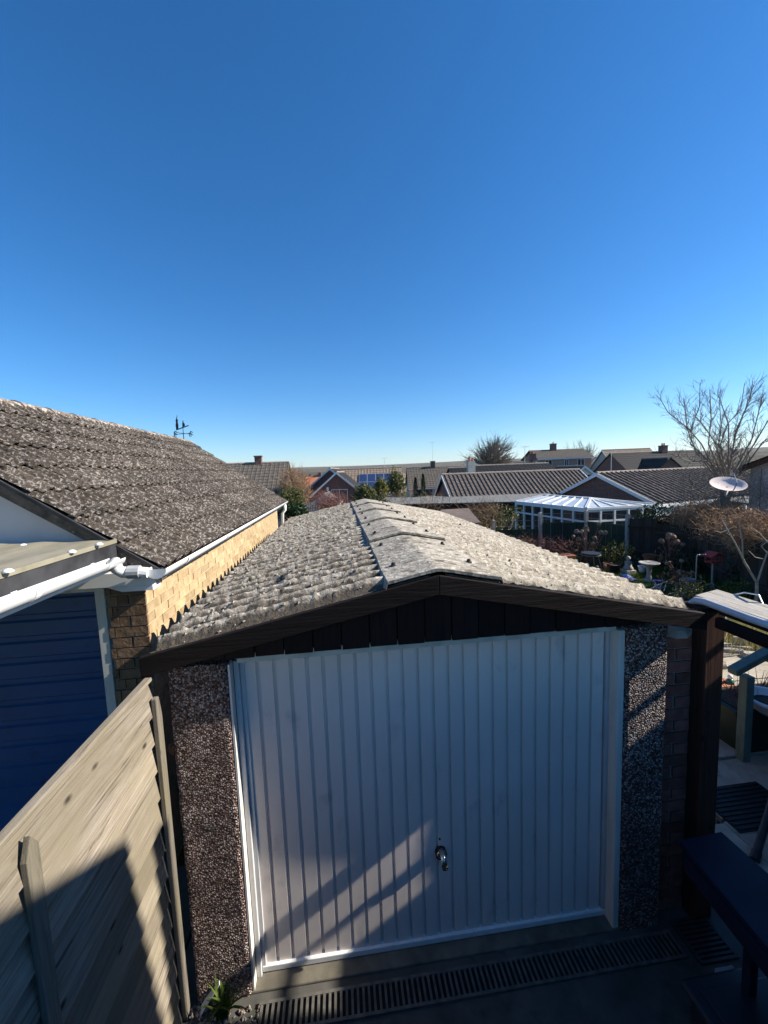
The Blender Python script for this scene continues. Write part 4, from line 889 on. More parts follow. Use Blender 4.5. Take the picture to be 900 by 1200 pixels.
hydrangea('tall dry hydrangea with round heads before the green fence', 689, 662, 14, 3, 1.2, .075); hydrangea('dry hydrangea with pale mop heads near the bird bath', 786, 668, 10, 5, .95, .075); hydrangea('low dry hydrangea by the dark garden table', 700, 682, 7, 8, .35, .06); hydrangea('straggly dry hydrangea by the bird bath pedestal', 796, 684, 6, 9, .5, .055)
# shrubs of the garden
p = gz(722, 664); bush('ochre_shrub', 'ochre leaved low shrub beside the hydrangea', p+V((0,0,.35)), .5, .45, .4, 900, .05, M_leafy, 21)
p = gz(765, 655); bush('evergreen_shrub', 'dark evergreen shrub in front of the brown fence', p+V((.3,.2,1.05)), .75, .7, .75, 2600, .06, M_leafd, 22)
p = gz(762, 662); pot('brown clay pot at the foot of the evergreen shrub', p, .2, .3, M_terra)
p = gz(826, 708); bush('rosemary_shrub', 'grey green rosemary sprawling over the lawn edge', p+V((-.1,.1,.18)), .55, .35, .26, 1500, .028, M_leafo, 23)
p = gz(640, 660); twig_bush('dry_border_stems', 'reddish dead stems in the border by the green fence', p+V((0,.5,.35)), 1.5, .5, .4, 500, .35, .006, M_twigr, 24)
p = gz(612, 655); twig_bush('dry_border_stems', 'brown dead stems at the garage roof far edge', p+V((0,.5,.3)), .8, .4, .4, 260, .35, .006, M_twig, 25)
# brown hedge on the right boundary, dense
for i, (hq, rx, ry, l) in enumerate(((atD(822, 605, 12), .85, .8, 'brown leafless hedge in front of the satellite dish'), (atD(858, 612, 10.3), .8, .8, 'brown leafless hedge below the pink shed'), (atD(893, 622, 8.9), .75, .8, 'brown leafless hedge next to the pale sapling'))):
    x, y = hq.x, hq.y
    twig_bush('brown_hedge', l, (x, y, hq.z-.12), rx, ry, .55, (2600, 1000, 2000)[i], .26, .006, M_twig, 31+i, 'hedge', 'brown hedge on the right boundary', .3, M_leafb, (1500, 350, 1100)[i], .035)
# pale branching sapling
p = ground(884, 716)
t = thing('pale_sapling', 'pale barked sapling with forked bare branches in the sunny bed', 'tree', p); z0 = p.z
def pp(px, py, k=0): q = atD(px, py, (p-CAM).dot(_f)+k); return q
fk = pp(887, 683)
part('trunk', MB().tube([p-V((0,0,.05)), (p+fk)/2+V((.02,0,0)), fk], [.035, .03, .026], 8), M_barkp, t)
for pts, rs in (([fk, pp(873, 660), pp(866, 645), pp(855, 625), pp(846, 609, .2)], [.024, .02, .017, .012, .006]), ([pp(870.5, 655), pp(870, 635), pp(867, 618), pp(864, 606)], [.016, .013, .01, .005]), ([fk, pp(894, 662), pp(899, 648), pp(908, 640)], [.02, .017, .014, .008]), ([pp(894, 655), pp(885, 653), pp(877, 645)], [.012, .009, .005]), ([pp(852, 621), pp(845, 624), pp(836, 622)], [.009, .007, .003]), ([pp(853, 621), pp(858, 618), pp(863, 617)], [.008, .006, .003]), ([pp(899, 635), pp(890, 625), pp(876, 615)], [.012, .009, .005]), ([pp(899, 648), pp(892, 640), pp(905, 630), pp(915, 610)], [.012, .01, .008, .005])):
    part('branch', MB().tube(pts, rs, 6), M_barkp, t)
# the multi-stemmed bare tree behind the hedge
tb_ = atD(846, 600, 12.5); tb_.z = terr(tb_.x, tb_.y)
t = thing('bare_cherry_tree', 'wide leafless tree with long upright shoots behind the hedge', 'tree', tb_); rg = random.Random(11)
part('trunk', MB().tube([tb_-V((0,0,.1)), tb_+V((0,0,.7)), tb_+V((.05,0,1.35))], [.11, .09, .07], 9), M_bark, t)
D0 = (tb_-CAM).dot(_f); hub = tb_+V((.05,0,1.3))
SH = [[(846,566),(822,520),(806,503),(783,483),(772,468)], [(846,566),(815,528),(803,500),(801,468)], [(850,560),(808,522),(812,500),(818,478),(822,450)], [(846,560),(832,520),(833,490),(831,458)], [(852,556),(845,520),(852,496),(866,480),(872,450)], [(854,556),(862,510),(874,480),(883,452)], [(856,556),(862,505),(878,470),(880,448)], [(856,560),(880,515),(888,490),(892,466)], [(860,560),(886,515),(905,485),(918,455)], [(850,556),(838,520),(826,500),(812,486)], [(852,556),(856,500),(848,478),(842,460)], [(862,560),(895,520),(925,498),(945,480)], [(844,562),(826,540),(806,540),(786,533)], [(850,560),(842,528),(846,500),(843,470)]]
for k, pl in enumerate(SH):
    off = rg.uniform(-1.3, 1.3); pts = [hub] + [atD(x+rg.uniform(-2,2), y+rg.uniform(-2,2), D0+off*(i+1)/len(pl)) for i, (x, y) in enumerate(pl)]
    n = len(pts); rs = [.022*(1-i/n)**1.1+.006 for i in range(n)]; b = MB().tube(pts, rs, 5, False)
    for j in range(34):
        i = rg.randrange(1, n-1); q = pts[i].lerp(pts[i+1], rg.random()); dd = (pts[i+1]-pts[i]).normalized(); ax = V((rg.gauss(0,1), rg.gauss(0,.7), rg.gauss(0,.6))).normalized(); grow(b, q, (dd+ax*.8).normalized(), rg.uniform(.25, .7)*(1.1-.7*i/n), rs[i]*.4, 1, rg, .6, .05, .15, 3, .004, 4)
    part('limb', b, M_bark, t)
b = MB(); twig_mass(b, hub+V((-.1,0,.5)), 1.6, 1.1, 1.1, 1500, .5, .0055, 77, .8); part('twigs', b, M_bark, t)

# ---------------- more garden clutter
for l, px, py, r_, h_, m_ in (('small terracotta pot in front of the green fence', 712, 668, .12, .2, M_terra), ('black plastic pot beside the small terracotta pot', 720, 671, .14, .22, M_black), ('white pot on the lawn border by the statue', 752, 671, .1, .18, M_white), ('tall grey pot near the red roofed bird table', 806, 694, .13, .3, M_grey), ('wide terracotta bowl under the dry hydrangea', 800, 678, .2, .14, M_terra), ('little blue pot near the bird bath foot', 771, 688, .09, .16, M_tarp)):
    pot(l, gz(px, py), r_, h_, m_)
for i, (l, px, py, rx, rz, n, m_) in enumerate((('low grey green cushion plant on the lawn edge', 728, 692, .2, .12, 300, M_leafo), ('spiky green clump beside the pale sapling', 862, 708, .35, .28, 520, M_grass), ('reddish low shrub beyond the gateway plank', 805, 698, .35, .25, 420, M_leafb), ('ivy mound at the foot of the brown fence', 815, 672, .6, .4, 1100, M_leafd), ('yellow green shrub against the brown fence', 838, 668, .4, .45, 800, M_leafy), ('ivy mound beside the sapling trunk', 876, 690, .5, .4, 900, M_leafd))):
    p = gz(px, py); bush('garden_shrub', l, p+V((0,0,rz*.8)), rx, rx*.85, rz, n, .04, m_, 80+i, stems=4)
tw = random.Random(90)
for i, (l, px, py) in enumerate((('bundle of pruned sticks lying on the lawn', 800, 702), ('second bundle of pruned sticks by the bird bath', 772, 694))):
    p = gz(px, py); t = thing('stick_bundle', l, 'sticks', p)
    for k in range(14): a = tw.uniform(-.5, .5)+.6; d = V((cos(a), sin(a), tw.uniform(-.02,.12)))*tw.uniform(.3,.55); q = p+V((tw.uniform(-.1,.1), tw.uniform(-.1,.1), .03+.01*k)); part('stick', MB().tube([q-d, q+V((0,0,.02)), q+d], [.009,.008,.004], 5), M_barkp, t)
# ================================================================== BACKGROUND BUILDINGS
Z1 = V((0,0,1))
class House:
    """gabled house: O = near ground corner of the left gable, ridge along direction ang (0 = +x), width W goes away from the camera"""
    def __init__(s, name, label, O, ang, L, W, zg, ze, zr, wall, roof, over=.25, rib=.33, ribh=.05, barge=None, group=None, fascia=None, thick=.12, ends=(1, 1)):
        s.O = V((O[0], O[1], 0)); s.d = V((cos(ang), sin(ang), 0)); s.n = V((-sin(ang), cos(ang), 0)); s.L, s.W, s.zg, s.ze, s.zr = L, W, zg, ze, zr
        s.t = thing(name, label, 'house', s.P(L/2, W/2, zg), group); t = s.t
        b = MB(); b.prism([s.P(0,0,zg), s.P(0,W,zg), s.P(0,W,ze), s.P(0,W/2,zr-.08), s.P(0,0,ze)], s.d*L); part('wall', b, wall, t)
        k = (zr-ze)/(W/2)
        for side in (0, 1):
            v0 = -over if side == 0 else W+over; zl = ze-k*over; b = MB(); sg = 1 if side == 0 else -1
            if rib:
                us = [-over]; prof = []; u = -over
                while u < L+over-rib*.5: prof += [(u, 0), (u+rib*.55, 0), (u+rib*.66, ribh), (u+rib*.86, ribh), (u+rib*.97, 0)]; u += rib
                prof.append((L+over, 0))
            else: prof = [(-over, 0), (L+over, 0)]
            nr = max(1, int(W/2/.36)) if rib else 1
            rows = []
            for r_ in range(nr):
                for e in (0, 1):
                    f = (r_+e)/nr; lift = .025*(1-e) if rib else 0; v = v0+(W/2-v0)*f; z = zl+(zr-zl)*f; rows.append([s.P(u, v, z+h+.03+lift) for (u, h) in prof])
            m = len(prof)
            for row in rows: b.v += row
            for i in range(len(rows)-1):
                for j in range(m-1): a = i*m+j; q = (a, a+1, a+m+1, a+m); b.f.append(q if side == 0 else tuple(reversed(q))); b.m.append(0)
            b.prism([s.P(-over, v0, zl-.02), s.P(-over, v0, zl+.028), s.P(-over, W/2, zr+.028), s.P(-over, W/2, zr-.02)], s.d*(L+2*over))
            part('roof', b, roof, t)
            part('fascia', MB().obox(s.P(L/2, v0-sg*.012, zl-.075), s.d, s.n, Z1, L/2+over, .012, .09), fascia or M_white, t)
        part('ridge', MB().tube([s.P(-over, W/2, zr+.03), s.P(L+over, W/2, zr+.03)], .11, 8), M_ridge if rib else roof, t)
        if barge:
            for u in [x for x, on in zip((-over-.02, L+over+.02), ends) if on]:
                for sg, v0 in ((1, -over), (-1, W+over)): part('bargeboard', MB().prism([s.P(u, v0, ze-k*over-.18), s.P(u, v0, ze-k*over+.03), s.P(u, W/2-sg*.004, zr+.05), s.P(u, W/2-sg*.004, zr-.16)], s.d*(.03 if u > 0 else -.03)), barge, t)
    def P(s, u, v, z): return s.O + s.d*u + s.n*v + V((0,0,z))
    def window(s, u0, u1, z0, z1, bars=1, face='front', name='window', glass=None):
        if face == 'front': A = lambda u, z, e: s.P(u, -e, z); sd, nn = s.d, -s.n
        else: A = lambda u, z, e: s.P(-e, u, z); sd, nn = s.n, -s.d
        w_ = part(name, MB().obox(A((u0+u1)/2, (z0+z1)/2, .012), sd, nn, Z1, (u1-u0)/2, .01, (z1-z0)/2), glass or M_glassd, s.t); f = .05
        for (a, b_, c, d_) in ((u0-f, u1+f, z1, z1+f), (u0-f, u1+f, z0-f, z0), (u0-f, u0, z0, z1), (u1, u1+f, z0, z1)): part('frame', MB().obox(A((a+b_)/2, (c+d_)/2, .03), sd, nn, Z1, (b_-a)/2, .03, (d_-c)/2), M_white, w_)
        for k in range(bars): u = u0+(u1-u0)*(k+1)/(bars+1); part('mullion', MB().obox(A(u, (z0+z1)/2, .035), sd, nn, Z1, .03, .02, (z1-z0)/2), M_white, w_)
    def chimney(s, u, v, h, w_=.5, mat=None, pots=1):
        k = (s.zr-s.ze)/(s.W/2); zb = s.ze + k*min(v, s.W-v)-.15; c = part('chimney', MB().obox(s.P(u, v, zb+h/2), s.d, s.n, Z1, w_/2, w_/2, h/2).obox(s.P(u, v, zb+h), s.d, s.n, Z1, w_/2+.05, w_/2+.05, .05), mat or M_redbrick, s.t)
        for i in range(pots): part('chimney_pot', MB().lathe(s.P(u+(i-(pots-1)/2)*.3, v, zb+h+.05), [(.11,0), (.09,.3), (.1,.32)], 8), M_terra, c)
def aerial(label, base, h, seed=0):
    base = V(base); t = thing('television_aerial', label, 'aerial', base); part('mast', MB().tube([base, base+V((0,0,h))], .025, 5), M_alu, t); a = base+V((0,0,h*.95)); part('boom', MB().tube([a-V((.5,0,0)), a+V((.6,.1,.05))], .015, 4), M_alu, t)
    for k in range(7): c = a+V((-.45+.16*k, 0, 0)); part('element', MB().tube([c-V((0,.28,.0)), c+V((0,.28,.0))], .008, 3), M_alu, t)
# --- house A: dark roof at far left
ra = atD(268, 543, 33); A = House('house', 'house with a plain grey brown roof slope and little chimney, left of the twiggy tree', (ra.x-6, ra.y-4), 0, 0, 8, 0, 0, 1, M_housebrick, M_gtile) if False else None
def simple(name, label, pl, pr_, D, W, ze_drop, zg, wall, roof, **k):
    """ridge from pixel pl to pixel pr_, both at forward distance D (tuple = two distances)"""
    D1, D2 = D if isinstance(D, tuple) else (D, D); a = atD(*pl, D1); c = atD(*pr_, D2); d = c-a; ang = math.atan2(d.y, d.x); L = sqrt(d.x*d.x+d.y*d.y); zr = (a.z+c.z)/2; n = V((-sin(ang), cos(ang), 0)); O = a-n*(W/2)
    return House(name, label, O, ang, L, W, zg, zr-ze_drop, zr, wall, roof, **k)
A = simple('house', 'house with plain grey brown roof and small chimney beside the twiggy hedge tree', (225, 545.5), (336, 542.5), (33, 34), 8, 2.4, -1.9, M_housebrick, M_gtile, over=.2, rib=.35, ribh=.025)
A.chimney(A.L-2.3, 4, .75, .55, pots=0)
p = A.P(A.L-2.6, .9, A.ze+.62); SD0 = thing('roof_dish', 'round white satellite dish on the plain grey brown roof', 'dish', p); part('dish', MB().lathe(p+V((0,-.1,.1)), [(.28,0), (.25,.03), (.05,.06)], 14), M_white, SD0); part('bracket', MB().tube([p+V((0,-.1,.1)), p+V((0,.1,-.15))], .02, 5), M_alu, SD0)
A.window(A.L-3.4, A.L-1.4, A.ze-1.1, A.ze-.3, 1)
# --- house B: brick gable with patio doors (gable faces the camera, ridge runs away)
def gable_front(name, label, pl, pr_, apex, D, L, zg, wall, roof, **k):
    a = atD(*pl, D); c = atD(*pr_, D); d = c-a; ang = math.atan2(d.y, d.x); W = sqrt(d.x*d.x+d.y*d.y); z = atD(*apex, D).z; ze = (a.z+c.z)/2
    # ridge runs away: local u = depth
    O = V((c.x, c.y, 0)); return House(name, label, O, ang+pi/2, L, W, zg, ze, z, wall, roof, **k)
B2 = gable_front('house', 'taller red brick gable with white bargeboards behind the patio door gable', (352, 580), (424, 577), (391, 549), 44, 9, -2.2, M_redbrick, M_btile, barge=M_white, rib=.35, ribh=.03, over=.25)
B = gable_front('house', 'small red brick gable with white patio doors and white bargeboards', (366, 580), (425, 577), (397, 553.5), 38, 7, -2.2, M_redbrick, M_btile, barge=M_white, rib=.35, ribh=.03, over=.2)
zc = atD(400, 574, 38).z; zd = atD(400, 590, 38).z
vv = lambda px: (B.O - atD(px, 580, 38)).dot(-B.n)
B.window(vv(407), vv(389), zd, zc, 1, 'gable', 'patio_door')
o = thing('security_light', 'white box lamp on the red brick gable wall', 'lamp', atD(384, 573, 37.9)); part('lamp_box', MB().obox(atD(384, 573, 37.85), V((1,0,0)), V((0,1,0)), Z1, .1, .06, .16), M_white, o); part('bracket', MB().obox(atD(384, 575.5, 37.85), V((1,0,0)), V((0,1,0)), Z1, .04, .1, .03), M_white, o)
# --- house C: tan roof with solar panels
Ch = simple('house', 'house with tan tiled roof carrying blue solar panels', (402, 551), (468, 547.5), 52, 8, 3.0, -2.4, M_housebrick, M_ttile, rib=.4, ribh=.03)
k_ = (Ch.zr-Ch.ze)/(Ch.W/2); sn = V((0,0,0)); up_ = (Ch.n + Z1*k_).normalized(); nn = Ch.d.cross(up_)
SP = thing('solar_array', 'array of eight blue solar panels on the tan roof', 'solar panels', Ch.P(Ch.L*.6, 1.5, Ch.ze+1))
for i in range(4):
    for j in range(2):
        c = Ch.P(Ch.L*.33+i*1.06+.1*j, 0, 0); fz = .5+j*1.62; c = Ch.P(Ch.L*.36+i*1.04, .55+(fz)*up_.dot(Ch.n)/1.0, 0); c.z = Ch.ze + k_*(.55+fz*up_.dot(Ch.n)) + .16
        pn = part('panel', MB().obox(c, Ch.d, up_, nn, .49, .77, .02), M_solar, SP); 
        for sx in (-1, 1): part('frame', MB().obox(c+Ch.d*(sx*.5), Ch.d, up_, nn, .02, .79, .028), M_alu, pn)
        for sy in (-1, 1): part('frame', MB().obox(c+up_*(sy*.785), Ch.d, up_, nn, .48, .02, .026), M_alu, pn)
aerial('thin television aerial above the solar panel house', atD(451, 549, 54), 1.4)
# --- house D: brown-grey roof behind the conifers
Dh = simple('house', 'house with grey brown roof and square chimney behind the dark conifers', (478, 549), (545, 546), 58, 8, 2.6, -2.4, M_creamwall, M_gtile, rib=.4, ribh=.02); Dh.chimney(3.6, 4, 1.0, .6, M_gtile, 0)
Dh.window(1, 3, Dh.ze-1.2, Dh.ze-.3, 1); Dh.window(4.4, 6.2, Dh.ze-1.2, Dh.ze-.3, 1); aerial('spindly television aerial on the grey brown roof chimney', Dh.P(3.6, 4, Dh.zr+.5), 3.2)
# --- L2 bungalow with ribbed roof
a = atD(521, 557.5, 29); c = atD(676, 550.5, 29); E1 = simple('bungalow', 'long low bungalow with ribbed brown roof and brick gable behind the flat garage roof', (521, 557.5), (676, 550.5), (29, 29.5), 6.2, 1.62, -1.9, M_redbrick, M_ptile, barge=M_white, rib=.30, ribh=.07, over=.2)
# --- behind: black roofs, chimney
Bk = simple('house', 'low house with black slate roof behind the ribbed bungalow', (556, 546.5), (640, 543), 46, 8, 1.6, -2, M_redbrick, M_btile, rib=.4, ribh=.02)
Bk2 = simple('house', 'house end with black slate roof and a tall rendered chimney stack', (528, 549), (549, 548), 44, 8, 1.3, -2, M_creamwall, M_btile, rib=.4, ribh=.02)
p = atD(552, 555, 42); CS = thing('chimney_stack', 'tall pale rendered chimney stack beside the black slate roof', 'chimney', p-V((0,0,2))); top = atD(552, 540.5, 42).z
part('stack', MB().box(p.x-.38, p.x+.38, p.y-.3, p.y+.3, -2, top), M_creamwall, CS); part('chimney_pot', MB().lathe((p.x-.15, p.y, top), [(.12,0), (.1,.45), (.12,.5)], 8), M_terra, CS); part('chimney_pot', MB().lathe((p.x+.18, p.y, top), [(.12,0), (.1,.25)], 8), M_terra, CS)
Fh = gable_front('house', 'small brick gable with white bargeboards and red chimney below the two storey house', (612, 554), (644, 552.5), (627, 541.5), 52, 8, -2, M_redbrick, M_gtile, barge=M_white, rib=.4, ribh=.02); Fh.chimney(1.2, Fh.W/2, 1.2, .7, M_redbrick, 2)
aerial('tall television aerial mast beside the small brick gable', atD(615, 552, 48), 3.0)
# --- two-storey house E with hipped roof
Eh = simple('house', 'two storey brick house with broad brown roof, white windows and chimney', (622, 528), (680, 527), 74, 8, 1.45, -3, M_housebrick, M_gtile, rib=.45, ribh=.02, over=.4); Eh.chimney(Eh.L*.45, 4, 1.3, .9, M_redbrick, 1)
for u in (.18, .52, .8): Eh.window(Eh.L*u-.55*(1 if u != .52 else .5), Eh.L*u+.55*(1 if u != .52 else .5), Eh.ze-1.55, Eh.ze-.45, 1)
Dm = gable_front('house', 'white clad gabled extension with tall windows beside the ribbed bungalow', (671, 557), (697, 556), (684, 546.5), 40, 6, -2, M_white, M_gtile, barge=M_white, rib=.4, ribh=.02)
zw0, zw1 = atD(684, 566, 40).z, atD(684, 556.5, 40).z
for f in (.25, .5, .75): Dm.window(Dm.W*f-.22, Dm.W*f+.22, zw0, zw1, 0, 'gable')
Gh = simple('house', 'house with black roof slope, chimney and brick gablet beyond the right bungalow', (716, 533), (812, 527), (56, 57), 9, 3.0, -2.2, M_redbrick, M_btile, rib=.4, ribh=.02, over=.2); Gh.chimney(Gh.L*.63, 4.5, 1.0, .8, M_redbrick, 2)
Gg = gable_front('house', 'small red brick gablet projecting from the black roof', (772, 548), (797, 546.5), (784, 536.5), 50, 5, -2, M_redbrick, M_btile, barge=None, rib=.4, ribh=.02)
Gw = simple('house', 'house with pale gable and light tan roof behind the black roof', (707, 528), (760, 525.5), 66, 9, 3.4, -2.4, M_creamwall, M_ttile, rib=.4, ribh=.02, barge=M_white)
aerial('slim white mast standing before the black roof', atD(716, 556, 45), 2.6)
# --- right bungalow with brick gable
P1 = V((15.96, 17.0, 0)); th = radians(15)
zr_ = atD(700, 553.5, 25.6).z; ze_ = atD(772, 592, 22).z
R = House('bungalow', 'brick gabled bungalow with ribbed brown roof behind the white conservatory', P1, th, 12.5, 7.1, -1.9, .78, 2.32, M_redbrick, M_ptile, over=.2, rib=.40, ribh=.10, barge=M_white)
R.window(1.2, 3.0, -.75, .35, 1); Gh.window(2, 4, Gh.ze-1.3, Gh.ze-.2, 1); E1.window(1.5, 3.2, E1.ze-1.2, E1.ze-.25, 1); E1.window(5, 7, E1.ze-1.2, E1.ze-.25, 1); R.window(4.2, 6.2, -.75, .35, 1)
part('lean_to_roof', MB().prism([R.P(4.5, -.25, .66), R.P(10, -.25, .66), R.P(10, -1.6, .52), R.P(4.5, -1.6, .52)], (0,0,.05)), M_felt, R.t)
for u in (4.6, 7.2, 9.9): part('lean_to_post', MB().obox(R.P(u, -1.5, -.7), R.d, R.n, Z1, .06, .06, 1.2), M_white, R.t)
part('white_cladding', MB().obox(R.P(3, -.03, .35), R.d, R.n, Z1, 3, .02, .28), M_white, R.t)
# --- conservatory
c0 = atD(687, 597, 16); zc_ = c0.z; 
def levelpt(px, py, z): d = ray(px, py); return CAM + d*((z-CAM.z)/d.z)
cl = levelpt(605, 588.5, zc_); cr = levelpt(768, 592.5, zc_)
if (cl-c0).length > 5.6: cl = c0+(cl-c0).normalized()*5.6
if (cr-c0).length > 5.6: cr = c0+(cr-c0).normalized()*5.6
CV = thing('conservatory', 'white framed glass conservatory with pitched pale roof against the brick gable', 'conservatory', (c0.x, c0.y, -1.2)); zg_ = -1.25
for (a, c, n) in ((cl, c0, 7), (c0, cr, 5)):
    d = c-a; d.z = 0; L_ = d.length; d.normalize(); nn = V((d.y, -d.x, 0))
    part('dwarf_wall', MB().obox(V((a.x, a.y, zg_+.3))+d*(L_/2), d, nn, Z1, L_/2, .1, .3), M_white, CV)
    for z, h in ((zg_+.63, .05), (zc_-.5, .035), (zc_-.04, .07)): part('rail', MB().obox(V((a.x, a.y, z))+d*(L_/2), d, nn, Z1, L_/2, .045, h), M_white, CV)
    for k in range(n+1): part('mullion', MB().obox(V((a.x, a.y, (zg_+.6+zc_)/2))+d*(L_*k/n), d, nn, Z1, .05 if k in (0, n) else .035, .05, (zc_-zg_-.6)/2), M_white, CV)
    for k in range(n):
        for z0, z1 in ((zg_+.68, zc_-.535), (zc_-.465, zc_-.11)): part('pane', MB().obox(V((a.x, a.y, (z0+z1)/2))+d*(L_*(k+.5)/n), d, nn, Z1, L_/n/2-.036, .006, (z1-z0)/2), M_glass, CV)
back = cl+(cr-c0); apex = (c0+cr)/2+(cl-c0).normalized()*1.6; apex.z = zc_+.24; ap2 = (cl+back)/2; ap2.z = zc_+.24
RF = [[cl, c0, apex, ap2], [c0, cr, apex], [cr, back, ap2, apex]]
for poly in RF: 
    part('roof_panel', MB().prism([p+V((0,0,.03)) for p in poly], (0,0,.02)), M_croof, CV)
def rbar(p, q, w_=.04): part('roof_bar', MB().bar(p+V((0,0,.075)), q+V((0,0,.075)), w_, .04), M_white, CV)
for k in range(8): f = k/7; rbar(cl.lerp(c0, f), ap2.lerp(apex, f))
for k in range(6): rbar(c0.lerp(cr, k/5), apex)
rbar(apex, ap2, .1); rbar(c0, apex, .1); rbar(cr, apex, .08); 
part('gutter', MB().bar(cl+V((0,0,.02)), c0+V((0,0,.02)), .12, .09), M_white, CV); part('gutter', MB().bar(c0+V((0,0,.02)), cr+V((0,0,.02)), .12, .09), M_white, CV)
part('floor', MB().prism([V((p.x, p.y, zg_-.2)) for p in (cl, c0, cr, back)], (0,0,.18)), M_conc, CV)
# --- long flat garage roof and a felt shed
FRt = thing('garage_row', 'long low row of garages with a flat grey felt roof', 'garage', atD(560, 600, 21))
z = .92; a = levelpt(440, 593, z); c = levelpt(640, 589, z); d = (c-a); d.z = 0; d.normalize(); n = V((-d.y, d.x, 0)); L_ = (c-a).length+1.5; a = a-d*.5
part('roof', MB().prism([a, a+d*L_, a+d*L_+n*4.6+V((0,0,.12)), a+n*4.6+V((0,0,.12))], (0,0,.09)), M_felt, FRt)
for k in range(1, 8): q = a+d*(L_*k/8)+V((0,0,.092)); part('felt_lap', MB().bar(q, q+n*4.6+V((0,0,.12)), .08, .012), M_felt, FRt)
part('wall', MB().prism([V((p.x, p.y, -1.8)) for p in (a+d*.2+n*.3, a+d*(L_-.2)+n*.3, a+d*(L_-.2)+n*4.4, a+d*.2+n*4.4)], (0,0,2.71)), M_redbrick, FRt)
part('fascia', MB().bar(a-V((0,0,.05))-n*.012, a+d*L_-V((0,0,.05))-n*.012, .02, .17), M_brown, FRt)
for k in range(6): q = a+d*(.6+L_*k/6.2)+n*.27; part('garage_door', MB().obox(V((q.x, q.y, -.4))+d*.9, d, n, Z1, .8, .02, .95), M_bfence, FRt)
SHd = thing('felt_shed', 'low garden shed with brown felt roof beyond the ridge', 'shed', ground(540, 640))
z = 1.35; a = atD(516, 599, 13.6); c = atD(549, 597.5, 13.8); a2 = atD(528, 618, 11.8); c2 = atD(563, 614, 11.9); z1, z2 = a.z, a2.z
part('roof', MB().prism([a2, c2, V((c.x, c.y, a.z)), a], (0,0,.05)), M_bfelt, SHd); part('roof', MB().prism([V((c.x, c.y, a.z)), a, V((2*a.x-a2.x, 2*a.y-a2.y, a2.z)), V((2*c.x-c2.x, 2*c.y-c2.y, a2.z))], (0,0,.05)), M_bfelt, SHd)
part('wall', MB().prism([V((p.x, p.y, terr(p.x, p.y)-.1)) for p in (a2, c2, V((2*c.x-c2.x, 2*c.y-c2.y, 0)), V((2*a.x-a2.x, 2*a.y-a2.y, 0)))], (0,0,a2.z-terr(a2.x, a2.y)+.05)), M_bfence, SHd); part('door', MB().bar(V((a2.x, a2.y, .3)).lerp(V((c2.x, c2.y, .3)), .3)-V((0,.02,0)), V((a2.x, a2.y, .3)).lerp(V((c2.x, c2.y, .3)), .7)-V((0,.02,0)), .02, 1.3), M_bfence, SHd)
# --- pinkish outbuilding at the right edge, with dish
q0 = atD(879.5, 549, 12.6); zt = q0.z; vd = V((q0.x-CAM.x, q0.y-CAM.y, 0)).normalized(); fd = V((vd.y, -vd.x, 0)); fd = (fd*.985-vd*.17).normalized(); vd = V((-fd.y, fd.x, 0)); g_ = terr(q0.x, q0.y)-.1
PS = thing('outbuilding', 'pinkish white panelled outbuilding with a dark overhanging roof at the hedge', 'outbuilding', V((q0.x, q0.y, g_+.1))+fd*2+vd*1.5)
def OP(u, v, z): return V((q0.x, q0.y, 0))+fd*u+vd*v+V((0, 0, z))
part('wall', MB().prism([OP(0,0,g_), OP(2.8,0,g_), OP(2.8,0,zt), OP(1.4,0,zt+.65), OP(0,0,zt)], vd*1.8), M_pink, PS)
for k in range(4): part('panel_joint', MB().obox(OP(.26+.62*k, -.004, (g_+zt)/2), fd, vd, Z1, .008, .003, (zt-g_)/2), M_under, PS)
for s_ in (1, -1):
    e_ = 1.4-s_*1.62; part('roof', MB().prism([OP(e_,-.3,zt-.02), OP(1.4,-.3,zt+.73), OP(1.4,-.3,zt+.82), OP(e_,-.3,zt+.08)], vd*2.4), M_btile, PS); part('bargeboard', MB().prism([OP(e_,-.33,zt-.13), OP(1.4,-.33,zt+.62), OP(1.4,-.33,zt+.76), OP(e_,-.33,zt+.02)], vd*.028), M_post, PS)
ax_, ay_ = q0.x, q0.y
dp = atD(853, 568, 10.2); DS = thing('satellite_dish', 'weathered pinkish satellite dish on a bracket before the bare tree', 'dish', dp)
axis = (CAM-dp).normalized(); axis.z = 0; axis = (axis.normalized()*.57+V((.25,0,.78))).normalized(); u_ = axis.cross(Z1).normalized(); v_ = u_.cross(axis); b = MB(); n = 24
for rr, h in ((0, -.07), (.16, -.055), (.29, -.02), (.37, .03), (.385, .03)):
    for k in range(n): t_ = 2*pi*k/n; b.v.append(dp+u_*(rr*cos(t_))+v_*(rr*sin(t_)*.92)+axis*h)
for i in range(4):
    for k in range(n): k2 = (k+1) % n; b.f.append((i*n+k, i*n+k2, (i+1)*n+k2, (i+1)*n+k)); b.m.append(0)
part('reflector', b, M_pink, DS, sm=True); part('feed_arm', MB().tube([dp-v_*.3, dp-v_*.34+axis*.25, dp-v_*.1+axis*.36], .014, 6), M_grey, DS); part('feed_horn', MB().tube([dp-v_*.1+axis*.36, dp-v_*.03+axis*.31], .03, 8), M_grey, DS)
part('mast', MB().tube([dp-axis*.06, dp-axis*.16, dp-axis*.2-V((0,0,.1)), dp+V((.25,.2,-.12))], .022, 6), M_grey, DS); part('stay', MB().tube([dp-axis*.16, V((ax_+.01, ay_+.1, dp.z-.05))], .022, 6), M_grey, DS)
